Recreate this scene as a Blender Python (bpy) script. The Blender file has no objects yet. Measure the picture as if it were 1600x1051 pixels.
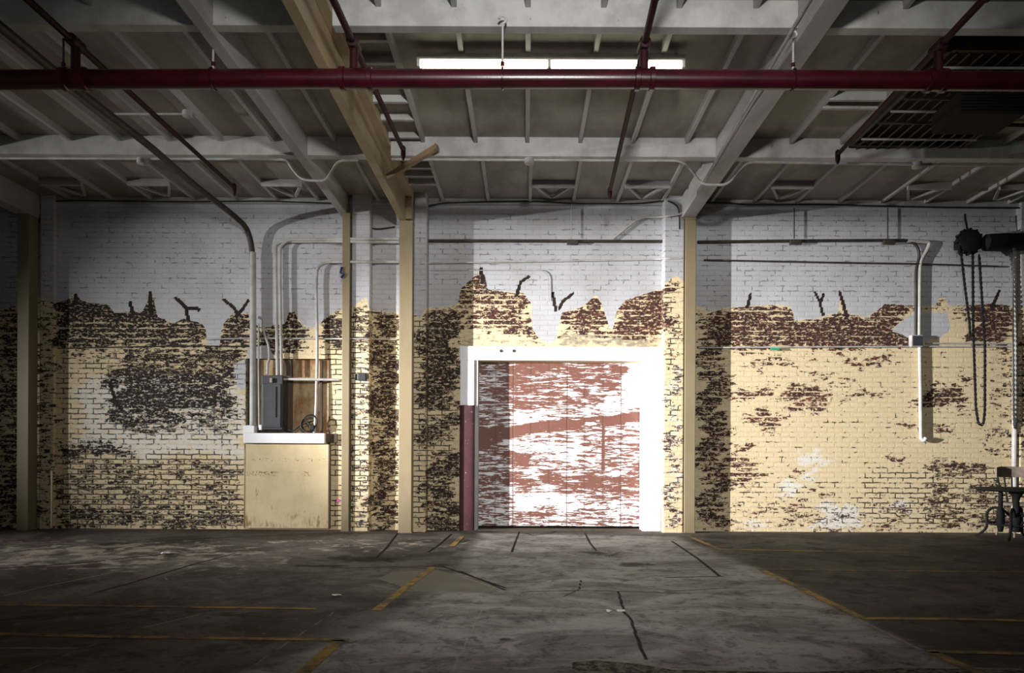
import bpy, bmesh, math, random
import numpy as np
from mathutils import Vector, Matrix, noise as mnoise

random.seed(7); rng = np.random.default_rng(7)
scene = bpy.context.scene
COL = scene.collection
F = 1100.0; PX0, PY0, EYE = 822.0, 713.0, 1.05
ROLL = math.radians(0.27); CR, SR = math.cos(ROLL), math.sin(ROLL)
WY = 10.0                                   # depth of the brick wall


def P(px, py, Y):                           # a point of the photograph at depth Y
    dx, dy = px - PX0, py - PY0
    lx = dx * CR + dy * SR; ly = -dx * SR + dy * CR
    return Vector((lx * Y / F, Y, EYE - ly * Y / F))


def FL(px, py):                             # a point of the photograph on the floor
    dx, dy = px - PX0, py - PY0
    lx = dx * CR + dy * SR; ly = -dx * SR + dy * CR
    Y = EYE * F / ly
    return Vector((lx * Y / F, Y, 0))


def topx(X, Y, Z):
    lx = X * F / Y; ly = (EYE - Z) * F / Y
    return PX0 + lx * CR - ly * SR, PY0 + lx * SR + ly * CR


# ------------------------------------------------------------------ camera
cd = bpy.data.cameras.new('camera'); cam = bpy.data.objects.new('camera', cd); COL.objects.link(cam)
cd.sensor_width = 36; cd.lens = 36 * F / 1600
cd.shift_x = -(PX0 - 800) / 1600; cd.shift_y = (PY0 - 525.5) / 1600
cam.matrix_world = Matrix.Translation((0, 0, EYE)) @ Matrix.Rotation(math.pi / 2, 4, 'X') @ Matrix.Rotation(ROLL, 4, 'Z')
cd.clip_end = 200
scene.camera = cam


# ------------------------------------------------------------------ node helper
class NT:
    def __init__(s, name):
        s.m = bpy.data.materials.new(name); s.m.use_nodes = True
        s.t = s.m.node_tree; s.t.nodes.clear()
        s.out = s.t.nodes.new('ShaderNodeOutputMaterial')
        s.b = s.t.nodes.new('ShaderNodeBsdfPrincipled')
        s.t.links.new(s.b.outputs[0], s.out.inputs[0])
        s._oc = None

    def n(s, typ, **kw):
        nd = s.t.nodes.new(typ)
        for k, v in kw.items(): setattr(nd, k, v)
        return nd

    def set(s, sock, v):
        if isinstance(v, bpy.types.NodeSocket): s.t.links.new(v, sock)
        elif isinstance(v, (tuple, list)) and sock.type == 'RGBA': sock.default_value = (*v[:3], 1)
        else: sock.default_value = v

    def oc(s):
        if not s._oc: s._oc = s.n('ShaderNodeTexCoord').outputs['Object']
        return s._oc

    def math(s, op, a, b=0.0, c=None, clamp=False):
        nd = s.n('ShaderNodeMath', operation=op, use_clamp=clamp)
        s.set(nd.inputs[0], a); s.set(nd.inputs[1], b)
        if c is not None: s.set(nd.inputs[2], c)
        return nd.outputs[0]

    def attr(s, name):
        return s.n('ShaderNodeAttribute', attribute_name=name).outputs['Fac']

    def scale(s, v, xyz):
        nd = s.n('ShaderNodeVectorMath', operation='MULTIPLY')
        s.set(nd.inputs[0], v); nd.inputs[1].default_value = xyz
        return nd.outputs[0]

    def noise(s, vec, scale=5, detail=4, rough=.55, dist=0):
        nd = s.n('ShaderNodeTexNoise')
        s.set(nd.inputs['Vector'], vec); nd.inputs['Scale'].default_value = scale
        nd.inputs['Detail'].default_value = detail; nd.inputs['Roughness'].default_value = rough
        nd.inputs['Distortion'].default_value = dist
        return nd.outputs['Fac']

    def step(s, x, a, b):
        nd = s.n('ShaderNodeMapRange', interpolation_type='SMOOTHSTEP')
        s.set(nd.inputs[0], x); s.set(nd.inputs[1], a); s.set(nd.inputs[2], b)
        return nd.outputs[0]

    def mix(s, f, a, b, blend='MIX'):
        nd = s.n('ShaderNodeMix', data_type='RGBA', blend_type=blend)
        s.set(nd.inputs[0], f); s.set(nd.inputs[6], a); s.set(nd.inputs[7], b)
        return nd.outputs[2]

    def bump(s, h, strength=.5, dist=.01):
        nd = s.n('ShaderNodeBump'); nd.inputs['Strength'].default_value = strength
        nd.inputs['Distance'].default_value = dist; s.set(nd.inputs['Height'], h)
        s.t.links.new(nd.outputs[0], s.b.inputs['Normal'])

    def fin(s, col, rough=.7, spec=.3, metal=0):
        s.set(s.b.inputs['Base Color'], col); s.set(s.b.inputs['Roughness'], rough)
        s.set(s.b.inputs['Specular IOR Level'], spec); s.set(s.b.inputs['Metallic'], metal)
        return s.m


def lin(r, g, b):
    return tuple((c / 255 / 12.92) if c / 255 <= .04045 else ((c / 255 + .055) / 1.055) ** 2.4 for c in (r, g, b))


def painted(name, c, c2=None, rough=.6, scale=4, amt=.6, chip=None, chip_at=.68, spec=.3, metal=0, bump=.15, stretch=(1, 1, 1)):
    t = NT(name)
    v = t.scale(t.oc(), stretch)
    n1 = t.noise(v, scale, 6, .65)
    c2 = c2 or tuple(x * .72 for x in c)
    col = t.mix(t.math('MULTIPLY', t.step(n1, .40, .62), amt), c, c2)
    n2 = t.noise(v, scale * 9, 5, .7)
    if chip:
        col = t.mix(t.step(n2, chip_at - .08, chip_at - .05), col, chip)
    t.bump(n2, bump, .004)
    return t.fin(col, rough, spec, metal)


# ------------------------------------------------------------------ wall material (bricks, two coats of paint, peeling)
def brick_material():
    t = NT('peeling_painted_brick')
    sep = t.n('ShaderNodeSeparateXYZ'); t.set(sep.inputs[0], t.oc())
    x = t.math('ADD', sep.outputs[0], sep.outputs[1])
    cmb = t.n('ShaderNodeCombineXYZ'); t.set(cmb.inputs[0], x); t.set(cmb.inputs[1], sep.outputs[2])
    base = cmb.outputs[0]
    wob = t.n('ShaderNodeTexNoise'); t.set(wob.inputs['Vector'], base)
    wob.inputs['Scale'].default_value = 12; wob.inputs['Detail'].default_value = 5
    wv = t.n('ShaderNodeVectorMath', operation='MULTIPLY_ADD')
    t.set(wv.inputs[0], wob.outputs['Color']); wv.inputs[1].default_value = (.034, .030, 0); t.set(wv.inputs[2], base)
    br = t.n('ShaderNodeTexBrick', offset=.5, offset_frequency=2)
    t.set(br.inputs['Vector'], wv.outputs[0])
    br.inputs['Color1'].default_value = (0, 0, 0, 1); br.inputs['Color2'].default_value = (1, 1, 1, 1)
    br.inputs['Mortar'].default_value = (.5, .5, .5, 1)
    for k, v in (('Scale', 1), ('Mortar Size', .0085), ('Mortar Smooth', .25), ('Bias', 0), ('Brick Width', .215), ('Row Height', .0715)):
        br.inputs[k].default_value = v
    mortar = br.outputs['Fac']
    per = t.math('MULTIPLY', br.outputs['Color'], 1.0)
    streak = t.noise(t.scale(base, (7, 20, 1)), 1, 7, .68)
    blot = t.noise(t.scale(base, (1, 1.5, 1)), 17, 6, .68)
    fine = t.noise(base, 60, 4, .6)
    big = t.noise(base, 1.3, 5, .6)
    big2 = t.noise(t.scale(base, (3, 9, 1)), 1, 5, .7)
    peel, white, joint = t.attr('peel'), t.attr('white'), t.attr('joint')
    wash, soot = t.attr('wash'), t.attr('soot')
    # bare brick: eats the faces first, the bed joints keep their paint
    wsep = t.n('ShaderNodeSeparateXYZ'); t.set(wsep.inputs[0], wv.outputs[0])
    fr = t.math('FRACT', t.math('DIVIDE', wsep.outputs[1], .0715))
    bed = t.math('SUBTRACT', 1.0, t.step(t.math('SUBTRACT', .5, t.math('ABSOLUTE', t.math('SUBTRACT', fr, .5))), .06, .24))
    e = t.math('ADD', peel, t.math('MULTIPLY', t.math('SUBTRACT', per, .5), .26))
    e = t.math('ADD', e, t.math('MULTIPLY', t.math('SUBTRACT', streak, .5), 1.7))
    e = t.math('ADD', e, t.math('MULTIPLY', t.math('SUBTRACT', blot, .5), 1.25))
    e = t.math('ADD', e, t.math('MULTIPLY', t.math('SUBTRACT', fine, .5), .6))
    e = t.math('SUBTRACT', e, t.math('MULTIPLY', t.math('MULTIPLY', t.math('ADD', bed, t.math('MULTIPLY', mortar, .55)), t.step(big2, .36, .62)), t.math('SUBTRACT', .62, t.math('MULTIPLY', peel, .36))))
    wm = t.step(t.math('ADD', white, t.math('MULTIPLY', t.math('SUBTRACT', t.math('ADD', t.math('MULTIPLY', blot, .7), t.math('MULTIPLY', fine, .3)), .5), 14)), -1.0, 1.0)
    e = t.math('SUBTRACT', e, t.math('MULTIPLY', wm, .8))
    bare = t.step(e, .46, .53)
    fleck = t.step(t.noise(t.scale(base, (20, 34, 1)), 1, 4, .7), .54, .60)
    bare = t.math('MULTIPLY', bare, t.math('SUBTRACT', 1.0, t.math('MULTIPLY', fleck, t.math('MULTIPLY', .85, t.step(peel, 1.5, 1.1)))))
    # dark open joints and pits
    j = t.math('ADD', joint, t.math('MULTIPLY', t.math('SUBTRACT', t.noise(t.scale(base, (6.5, 8, 1)), 1, 7, .75), .5), 2.5))
    jm = t.math('MULTIPLY', t.step(j, .5, .6), t.step(t.math('ADD', mortar, t.math('MULTIPLY', t.math('SUBTRACT', fine, .5), .9)), .22, .5))
    pit = t.math('MULTIPLY', t.step(t.noise(t.scale(base, (22, 30, 1)), 1, 3, .6), .70, .74), t.step(joint, .3, .5))
    jm = t.math('MAXIMUM', t.math('MULTIPLY', jm, .93), t.math('MULTIPLY', pit, t.math('SUBTRACT', 1.0, wm)))
    # paint colours
    whitec = t.mix(t.step(big, .3, .75), (.50, .50, .53), (.40, .40, .41))
    whitec = t.mix(t.math('MULTIPLY', t.step(streak, .5, .8), .3), whitec, (.30, .30, .29))
    cream = t.mix(t.step(blot, .35, .75), (.70, .575, .37), (.60, .475, .28))
    cream = t.mix(t.math('MULTIPLY', t.step(t.math('ADD', wash, t.math('MULTIPLY', t.math('SUBTRACT', streak, .5), 1.3)), .4, .75), .9), cream, (.70, .67, .61))
    grey = t.step(t.math('ADD', t.attr('grey'), t.math('MULTIPLY', t.math('SUBTRACT', streak, .5), 1.4)), .45, .7)
    cream = t.mix(t.math('MULTIPLY', grey, .75), cream, (.17, .155, .135))
    jm = t.math('MULTIPLY', jm, t.math('SUBTRACT', 1.0, t.math('MULTIPLY', wm, .45)))
    paint = t.mix(wm, cream, whitec)
    paint = t.mix(t.math('MULTIPLY', t.step(mortar, .2, .8), .12), paint, (.2, .18, .16))
    red = t.mix(per, (.120, .036, .028), (.050, .018, .017))
    dark = t.mix(per, (.011, .009, .009), (.030, .018, .016))
    brick = t.mix(t.step(t.math('ADD', soot, t.math('MULTIPLY', t.math('SUBTRACT', blot, .5), 1.4)), .3, .7), red, dark)
    brick = t.mix(t.math('MULTIPLY', t.step(fine, .55, .75), .25), brick, (.35, .28, .2))
    col = t.mix(jm, paint, (.022, .017, .015))
    col = t.mix(bare, col, brick)
    h = t.math('SUBTRACT', t.math('MULTIPLY', t.math('SUBTRACT', 1.0, mortar), .8), t.math('MULTIPLY', bare, .25))
    h = t.math('ADD', h, t.math('MULTIPLY', blot, .35))
    h = t.math('SUBTRACT', h, t.math('MULTIPLY', jm, .5))
    t.bump(h, .55, .012)
    return t.fin(col, t.math('ADD', .62, t.math('MULTIPLY', bare, .25)), .25)


# ------------------------------------------------------------------ door / floor materials
def door_material():
    t = NT('scraped_door_paint')
    v = t.oc()
    s1 = t.noise(t.scale(v, (3.6, 1, 27)), 1, 8, .70, .5)
    s2 = t.noise(t.scale(v, (9, 1, 60)), 1, 5, .7)
    e = t.math('ADD', t.attr('brown'), t.math('MULTIPLY', t.math('SUBTRACT', s1, .5), 2.5))
    e = t.math('ADD', e, t.math('MULTIPLY', t.math('SUBTRACT', s2, .5), 1.5))
    m = t.step(e, .47, .57)
    br = t.mix(s2, (.215, .092, .066), (.14, .056, .04))
    col = t.mix(m, (.86, .86, .88), br)
    col = t.mix(t.attr('gap'), col, (.09, .05, .045))
    h = t.math('SUBTRACT', t.math('MULTIPLY', m, -.4), t.attr('gap'))
    t.bump(h, .5, .006)
    return t.fin(col, .55, .3)


def floor_material():
    t = NT('worn_concrete')
    v = t.oc()
    n1 = t.noise(v, .9, 9, .64, .8)
    n2 = t.noise(v, 3.4, 9, .72, .6)
    n3 = t.noise(v, 38, 4, .65)
    n4 = t.noise(v, 11, 7, .72, .3)
    st = t.noise(t.scale(v, (.7, 1.2, 1)), 1.7, 9, .7, 1.0)
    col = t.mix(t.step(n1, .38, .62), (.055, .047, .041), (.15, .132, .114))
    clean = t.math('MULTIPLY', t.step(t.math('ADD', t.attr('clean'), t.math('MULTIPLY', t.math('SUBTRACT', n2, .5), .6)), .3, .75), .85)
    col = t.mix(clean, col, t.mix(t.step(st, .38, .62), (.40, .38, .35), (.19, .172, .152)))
    col = t.mix(t.math('MULTIPLY', t.step(n2, .50, .64), .62), col, (.042, .034, .029))
    col = t.mix(t.math('MULTIPLY', t.step(n4, .56, .68), .5), col, (.24, .215, .185))
    col = t.mix(t.math('MULTIPLY', t.step(n4, .46, .36), .55), col, (.030, .025, .021))
    col = t.mix(t.math('MULTIPLY', t.step(t.math('ADD', t.attr('dust'), t.math('MULTIPLY', t.math('SUBTRACT', n2, .5), 2.6)), .45, .8), .8), col, (.45, .39, .32))
    pt = t.step(t.math('ADD', t.attr('patch'), t.math('MULTIPLY', t.math('SUBTRACT', n4, .5), .7)), .45, .55)
    col = t.mix(t.math('MULTIPLY', pt, .8), col, t.mix(n2, (.15, .13, .10), (.25, .22, .17)))
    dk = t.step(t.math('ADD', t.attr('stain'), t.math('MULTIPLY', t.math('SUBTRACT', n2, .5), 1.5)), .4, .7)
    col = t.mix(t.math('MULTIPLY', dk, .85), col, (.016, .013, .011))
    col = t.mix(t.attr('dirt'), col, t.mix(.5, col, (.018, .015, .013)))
    pale = t.step(t.math('ADD', t.attr('pale'), t.math('MULTIPLY', t.math('SUBTRACT', n3, .5), .7)), .45, .75)
    col = t.mix(t.math('MULTIPLY', pale, .65), col, (.36, .325, .275))
    hole = t.step(t.math('ADD', t.attr('hole'), t.math('MULTIPLY', t.math('SUBTRACT', n4, .5), .8)), .42, .58)
    rough_c = t.mix(t.step(t.noise(v, 22, 6, .7), .42, .60), (.022, .016, .012), (.20, .165, .125))
    col = t.mix(hole, col, rough_c)
    crack = t.step(t.math('ADD', t.attr('crack'), t.math('MULTIPLY', t.math('SUBTRACT', n4, .5), .9)), .3, .6)
    col = t.mix(crack, col, (.010, .008, .007))
    h = t.math('ADD', t.math('MULTIPLY', n2, .5), t.math('MULTIPLY', n3, .3))
    h = t.math('SUBTRACT', h, t.math('ADD', t.math('MULTIPLY', crack, 1.0), t.math('MULTIPLY', hole, t.math('ADD', 1.0, t.noise(v, 18, 6, .7)))))
    h = t.math('ADD', h, t.math('MULTIPLY', t.attr('dust'), t.math('MULTIPLY', n2, 2.0)))
    t.bump(h, .5, .018)
    r = t.math('ADD', .62, t.math('MULTIPLY', n1, .3))
    return t.fin(col, r, .10)


def yellow_material():
    t = NT('worn_yellow_line_paint')
    v = t.oc()
    n = t.noise(v, 9, 8, .72); n2 = t.noise(v, 2.2, 5, .6)
    w = t.step(t.math('ADD', n, t.math('MULTIPLY', n2, .8)), .78, 1.02)
    col = t.mix(w, (.36, .225, .058), (.11, .088, .06))
    return t.fin(col, .75, .12)


M = {}
M['brick'] = brick_material(); M['door'] = door_material(); M['floor'] = floor_material(); M['yellow'] = yellow_material()
M['white_wood'] = painted('white_painted_timber', (.44, .44, .43), (.30, .295, .28), .65, 2.2, .8, chip=(.12, .10, .08), chip_at=.76, stretch=(1, .35, 1))
M['deck'] = painted('whitewashed_roof_boards', (.33, .315, .275), (.20, .185, .155), .75, 1.3, .9, chip=(.1, .085, .07), chip_at=.8, stretch=(1, .5, 1))
M['tan'] = painted('tan_painted_steel', (.37, .295, .185), (.28, .22, .13), .5, 1.8, .7, chip=(.2, .12, .06), chip_at=.79, stretch=(1, 1, .4))
M['column_tan'] = painted('darkened_column_tan', (.245, .195, .118), (.19, .145, .085), .5, 1.8, .7, chip=(.1, .06, .03), chip_at=.79, stretch=(1, 1, .4))  # columns' own tan, also darkened to offset strong lamplight on their fronts
M['red_pipe'] = painted('dark_red_pipe_paint', (.046, .003, .008), (.020, .002, .004), .28, 3, .8, chip=(.03, .006, .006), chip_at=.74, spec=.6)
M['branch_red'] = painted('matte_dark_red_paint', (.030, .0035, .006), (.016, .003, .004), .6, 4, .8, spec=.2)  # same red as the main, darkened and dulled to keep lamp glare down
M['dark_pipe'] = painted('brown_grimy_pipe', (.028, .023, .019), (.055, .046, .038), .5, 5, .8)
M['white_pipe'] = painted('white_painted_conduit', (.46, .455, .44), (.30, .29, .27), .5, 4, .7, chip=(.08, .07, .06), chip_at=.73)
M['gloss_white'] = painted('bright_white_trim_paint', (.84, .85, .88), (.76, .77, .80), .5, 3, .6, chip=(.35, .33, .31), chip_at=.77)
M['maroon'] = painted('maroon_guard_paint', (.070, .022, .026), (.045, .015, .018), .5, 4, .7, chip=(.5, .42, .42), chip_at=.74)
M['niche'] = painted('rust_stained_plywood', (.50, .385, .23), (.27, .115, .04), .7, 2.6, .9, chip=(.13, .055, .025), chip_at=.69, stretch=(1.5, 1, .8))
M['board'] = painted('cream_painted_board', (.66, .54, .335), (.58, .46, .27), .6, 2.5, .7, chip=(.20, .105, .045), chip_at=.70, stretch=(1.1, 1, .4))
def board_material():
    t = NT('stained_cream_board')
    v = t.oc(); sp = t.n('ShaderNodeSeparateXYZ'); t.set(sp.inputs[0], v); z = sp.outputs[2]
    n1 = t.noise(v, 3, 6, .65)
    col = t.mix(t.step(n1, .4, .62), (.66, .54, .335), (.59, .47, .28))
    drip = t.noise(t.scale(v, (13, 1, 3.2)), 1, 7, .7); sp2 = t.noise(t.scale(v, (30, 1, 40)), 1, 4, .6)
    def band(c, w): return t.step(t.math('ABSOLUTE', t.math('SUBTRACT', z, c)), w, w * .4)
    m = t.math('MULTIPLY', band(.08, .13), t.step(drip, .46, .56))
    m = t.math('MAXIMUM', m, t.math('MULTIPLY', band(.30, .30), t.step(drip, .60, .64)))
    m = t.math('MAXIMUM', m, t.math('MULTIPLY', band(.745, .045), t.step(sp2, .50, .56)))
    m = t.math('MAXIMUM', m, t.math('MULTIPLY', band(.94, .03), t.step(sp2, .55, .60)))
    m = t.math('MULTIPLY', m, t.step(t.noise(v, 2.2, 3, .5), .40, .52))
    col = t.mix(t.math('MULTIPLY', m, .85), col, t.mix(drip, (.10, .055, .03), (.30, .16, .06)))
    t.bump(sp2, .1, .003)
    return t.fin(col, .6, .3)


M['cover'] = board_material()
M['darkwood'] = painted('dark_bare_batten', (.10, .075, .05), (.055, .04, .028), .75, 6, .8, stretch=(3, 3, .4))
M['panel'] = painted('grey_steel_cabinet', (.045, .047, .052), (.032, .033, .037), .5, 6, .6, chip=(.17, .17, .17), chip_at=.76)
M['black'] = painted('black_iron', (.010, .010, .011), (.018, .017, .016), .7, 6, .7, spec=.12)
M['cable'] = painted('black_rubber_cable', (.014, .014, .015), None, .55, 6, .5)
M['wood'] = painted('raw_brown_batten', (.27, .185, .115), (.19, .125, .075), .7, 3, .8, stretch=(2, 2, 2))
M['chairwood'] = painted('worn_greyish_wood', (.24, .185, .155), (.16, .12, .10), .6, 6, .8)
M['paper'] = painted('scrap_paper', (.7, .66, .58), None, .8, 8, .4)
M['blue'] = painted('blue_plastic', (.02, .025, .12), None, .5, 6, .4)
M['green'] = painted('green_spray_paint', (.03, .33, .16), None, .6, 6, .4)
M['pink'] = painted('pink_spray_paint', (.6, .10, .42), None, .6, 6, .4)
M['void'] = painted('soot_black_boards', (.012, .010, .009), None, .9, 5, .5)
tm = NT('fluorescent_tube_light'); tm.b.inputs['Emission Color'].default_value = (1, .95, .72, 1)
tm.b.inputs['Emission Strength'].default_value = 8; M['tube'] = tm.fin((.9, .9, .85), .4)


# ------------------------------------------------------------------ mesh builder
class MB:
    def __init__(s): s.v, s.f = [], []

    def add(s, vs, fs):
        o = len(s.v); s.v += [Vector(v) for v in vs]; s.f += [[i + o for i in f] for f in fs]; return s

    def box(s, x0, x1, y0, y1, z0, z1):
        return s.add([(x, y, z) for z in (z0, z1) for y in (y0, y1) for x in (x0, x1)],
                     [(0, 2, 3, 1), (4, 5, 7, 6), (0, 1, 5, 4), (2, 6, 7, 3), (0, 4, 6, 2), (1, 3, 7, 5)])

    def bar(s, p, q, w, h, up=(0, 0, 1)):
        p, q = Vector(p), Vector(q); d = (q - p).normalized(); u = Vector(up)
        a = d.cross(u); a = a.normalized() if a.length > 1e-4 else Vector((1, 0, 0)); b = a.cross(d)
        vs = [c + a * sx * w / 2 + b * sz * h / 2 for c in (p, q) for sx, sz in ((-1, -1), (1, -1), (1, 1), (-1, 1))]
        return s.add(vs, [(0, 1, 2, 3), (7, 6, 5, 4), (0, 4, 5, 1), (1, 5, 6, 2), (2, 6, 7, 3), (3, 7, 4, 0)])

    def tube(s, pts, r, n=10, closed=False):
        pts = [Vector(p) for p in pts]
        if not isinstance(r, (list, tuple)): r = [r] * len(pts)
        N = len(pts); vs = []; prev = None
        for i, p in enumerate(pts):
            if closed: d = pts[(i + 1) % N] - pts[i - 1]
            else: d = pts[min(i + 1, N - 1)] - pts[max(i - 1, 0)]
            d.normalize()
            if prev is None:
                a = d.cross(Vector((0, 0, 1)))
                if a.length < .1: a = d.cross(Vector((0, 1, 0)))
            else: a = prev - d * prev.dot(d)
            a.normalize(); prev = a; b = d.cross(a)
            vs += [p + (a * math.cos(2 * math.pi * k / n) + b * math.sin(2 * math.pi * k / n)) * r[i] for k in range(n)]
        fs = []
        for i in range(N if closed else N - 1):
            o, o2 = i * n, ((i + 1) % N) * n
            fs += [(o + k, o + (k + 1) % n, o2 + (k + 1) % n, o2 + k) for k in range(n)]
        if not closed:
            fs += [tuple(range(n))[::-1], tuple(range((N - 1) * n, N * n))]
        return s.add(vs, fs)

    def lathe(s, c, prof, n=24, axis='Z'):
        c = Vector(c); vs = []
        for r, h in prof:
            for k in range(n):
                a = 2 * math.pi * k / n; u, w = r * math.cos(a), r * math.sin(a)
                vs.append(c + {'Z': Vector((u, w, h)), 'X': Vector((h, u, w)), 'Y': Vector((w, h, u))}[axis])
        m = len(prof); fs = []
        for i in range(m - 1):
            fs += [(i * n + k, i * n + (k + 1) % n, (i + 1) * n + (k + 1) % n, (i + 1) * n + k) for k in range(n)]
        fs += [tuple(range(n))[::-1], tuple(range((m - 1) * n, m * n))]
        return s.add(vs, fs)

    def build(s, name, mat, parent=None, smooth=False, bevel=0, origin=None):
        if origin is None:
            if parent is not None: origin = Vector(parent.get('_o', (0, 0, 0)))
            else:
                mn = Vector([min(v[i] for v in s.v) for i in range(3)]); mx = Vector([max(v[i] for v in s.v) for i in range(3)])
                origin = Vector(((mn.x + mx.x) / 2, (mn.y + mx.y) / 2, mn.z))
        origin = Vector(origin)
        me = bpy.data.meshes.new(name)
        me.from_pydata([v - origin for v in s.v], [], s.f); me.update()
        o = bpy.data.objects.new(name, me); COL.objects.link(o)
        me.materials.append(M[mat] if isinstance(mat, str) else mat)
        if smooth:
            for p in me.polygons: p.use_smooth = True
            try: me.set_sharp_from_angle(angle=math.radians(40))
            except Exception: pass
        if bevel:
            b = o.modifiers.new('bevel', 'BEVEL'); b.width = bevel; b.segments = 2; b.limit_method = 'ANGLE'
        if parent is not None:
            o.parent = parent; ROOT = parent
            while ROOT.parent: ROOT = ROOT.parent
            o['_o'] = tuple(origin)
        else: o.location = origin; o['_o'] = tuple(origin)
        return o


def tag(o, label, cat, group=None):
    o['label'] = label; o['category'] = cat
    if group: o['group'] = group
    return o


def thing(name, loc, label, cat, group=None):
    o = bpy.data.objects.new(name, None); COL.objects.link(o); o.location = loc; o['_o'] = tuple(loc)
    o.empty_display_size = .1
    return tag(o, label, cat, group)


def struct(o): o['kind'] = 'structure'; return o


def rnd_path(pts, r, k=6):
    pts = [Vector(p) for p in pts]; out = [pts[0]]
    for i in range(1, len(pts) - 1):
        a, b, c = pts[i - 1], pts[i], pts[i + 1]
        d1, d2 = (a - b), (c - b); L = min(r, d1.length * .48, d2.length * .48)
        p, q = b + d1.normalized() * L, b + d2.normalized() * L
        for j in range(k + 1):
            u = j / k; out.append(p * (1 - u) ** 2 + b * 2 * u * (1 - u) + q * u * u)
    out.append(pts[-1]); return out


def wire(pts, sag=.0, k=10):
    pts = [Vector(p) for p in pts]; out = []
    for i in range(len(pts) - 1):
        for j in range(k):
            u = j / k; p = pts[i].lerp(pts[i + 1], u); p.z -= sag * 4 * u * (1 - u); out.append(p)
    out.append(pts[-1]); return out


# ------------------------------------------------------------------ fields painted on wall, door and floor
def seg_dist(px, py, pts):
    d = np.full(px.shape, 1e9)
    for (x0, y0), (x1, y1) in zip(pts[:-1], pts[1:]):
        vx, vy = x1 - x0, y1 - y0; L = vx * vx + vy * vy + 1e-12
        t = np.clip(((px - x0) * vx + (py - y0) * vy) / L, 0, 1)
        d = np.minimum(d, np.hypot(px - x0 - t * vx, py - y0 - t * vy))
    return d


def in_poly(px, py, poly):
    r = np.zeros(px.shape, bool); n = len(poly)
    for i in range(n):
        x0, y0 = poly[i]; x1, y1 = poly[(i + 1) % n]
        if y0 == y1: continue
        c = ((y0 > py) != (y1 > py)) & (px < (x1 - x0) * (py - y0) / (y1 - y0) + x0)
        r ^= c
    return r


def poly_sd(px, py, poly):                  # positive inside
    d = seg_dist(px, py, list(poly) + [poly[0]])
    return np.where(in_poly(px, py, poly), d, -d)


def rect(px, py, x0, x1, y0, y1, soft=8):
    d = np.minimum(np.minimum(px - x0, x1 - px), np.minimum(py - y0, y1 - py))
    return np.clip(d / soft + .5, 0, 1)


WHITE_EDGE = [(-200, 476), (0, 485), (60, 462), (85, 473), (105, 468), (112, 460), (120, 460), (127, 470), (168, 477), (178, 488), (222, 488), (229, 474), (233, 458),
    (238, 458), (242, 476), (246, 495), (270, 505), (287, 497), (315, 505), (321, 512), (324, 538), (343, 541), (347, 508), (360, 492), (388, 488),
    (392, 505), (412, 512), (430, 508), (446, 505), (451, 488), (460, 487), (470, 505), (482, 512), (496, 510), (505, 500), (520, 489), (534, 482),
    (552, 480), (562, 470), (573, 465), (578, 485), (600, 487), (650, 490), (656, 498), (664, 481), (700, 479), (715, 474), (720, 450), (738, 434),
    (752, 424), (758, 430), (762, 452), (800, 457), (818, 457), (824, 466), (831, 475), (826, 500), (836, 520), (846, 531), (858, 537), (869, 530),
    (874, 506), (878, 488), (900, 483), (914, 476), (920, 470), (932, 460), (939, 472), (945, 488), (952, 512), (958, 514), (963, 486), (976, 470),
    (1000, 461), (1020, 455), (1036, 450), (1041, 440), (1047, 436), (1055, 430), (1070, 440), (1090, 478), (1110, 486), (1138, 480), (1180, 478), (1215, 475), (1235, 478),
    (1239, 486), (1222, 494), (1240, 500), (1284, 497), (1292, 491), (1309, 490), (1313, 462), (1319, 470), (1326, 490), (1355, 495), (1370, 486),
    (1382, 475), (1430, 477), (1460, 478), (1468, 465), (1477, 466), (1482, 478), (1520, 476), (1550, 474), (1582, 478), (1800, 480)]
WHITE_POLYS = [[(1393, 516), (1408, 502), (1425, 490), (1480, 487), (1486, 514), (1470, 527), (1440, 534), (1420, 528)],
    [(388, 540), (418, 540), (430, 560), (384, 575)], [(365, 570), (384, 560), (384, 610), (372, 605)]]
CRACKS = [[(826, 432), (813, 441), (808, 460)], [(896, 458), (879, 471), (874, 482)], [(864, 458), (868, 484)], [(275, 466), (285, 475), (291, 482), (311, 483)],
    [(291, 482), (294, 500)], [(350, 468), (365, 480), (373, 492)], [(388, 470), (375, 488)], [(1274, 457), (1281, 471), (1286, 492)], [(1287, 460), (1282, 473)],
    [(1312, 456), (1318, 475), (1323, 494)], [(1173, 460), (1168, 479)], [(203, 472), (208, 490)], [(235, 456), (236, 492)], [(1561, 455), (1551, 479)],
    [(172, 598), (180, 625), (190, 640)], [(752, 420), (754, 440)], [(118, 460), (119, 475)]]
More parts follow.
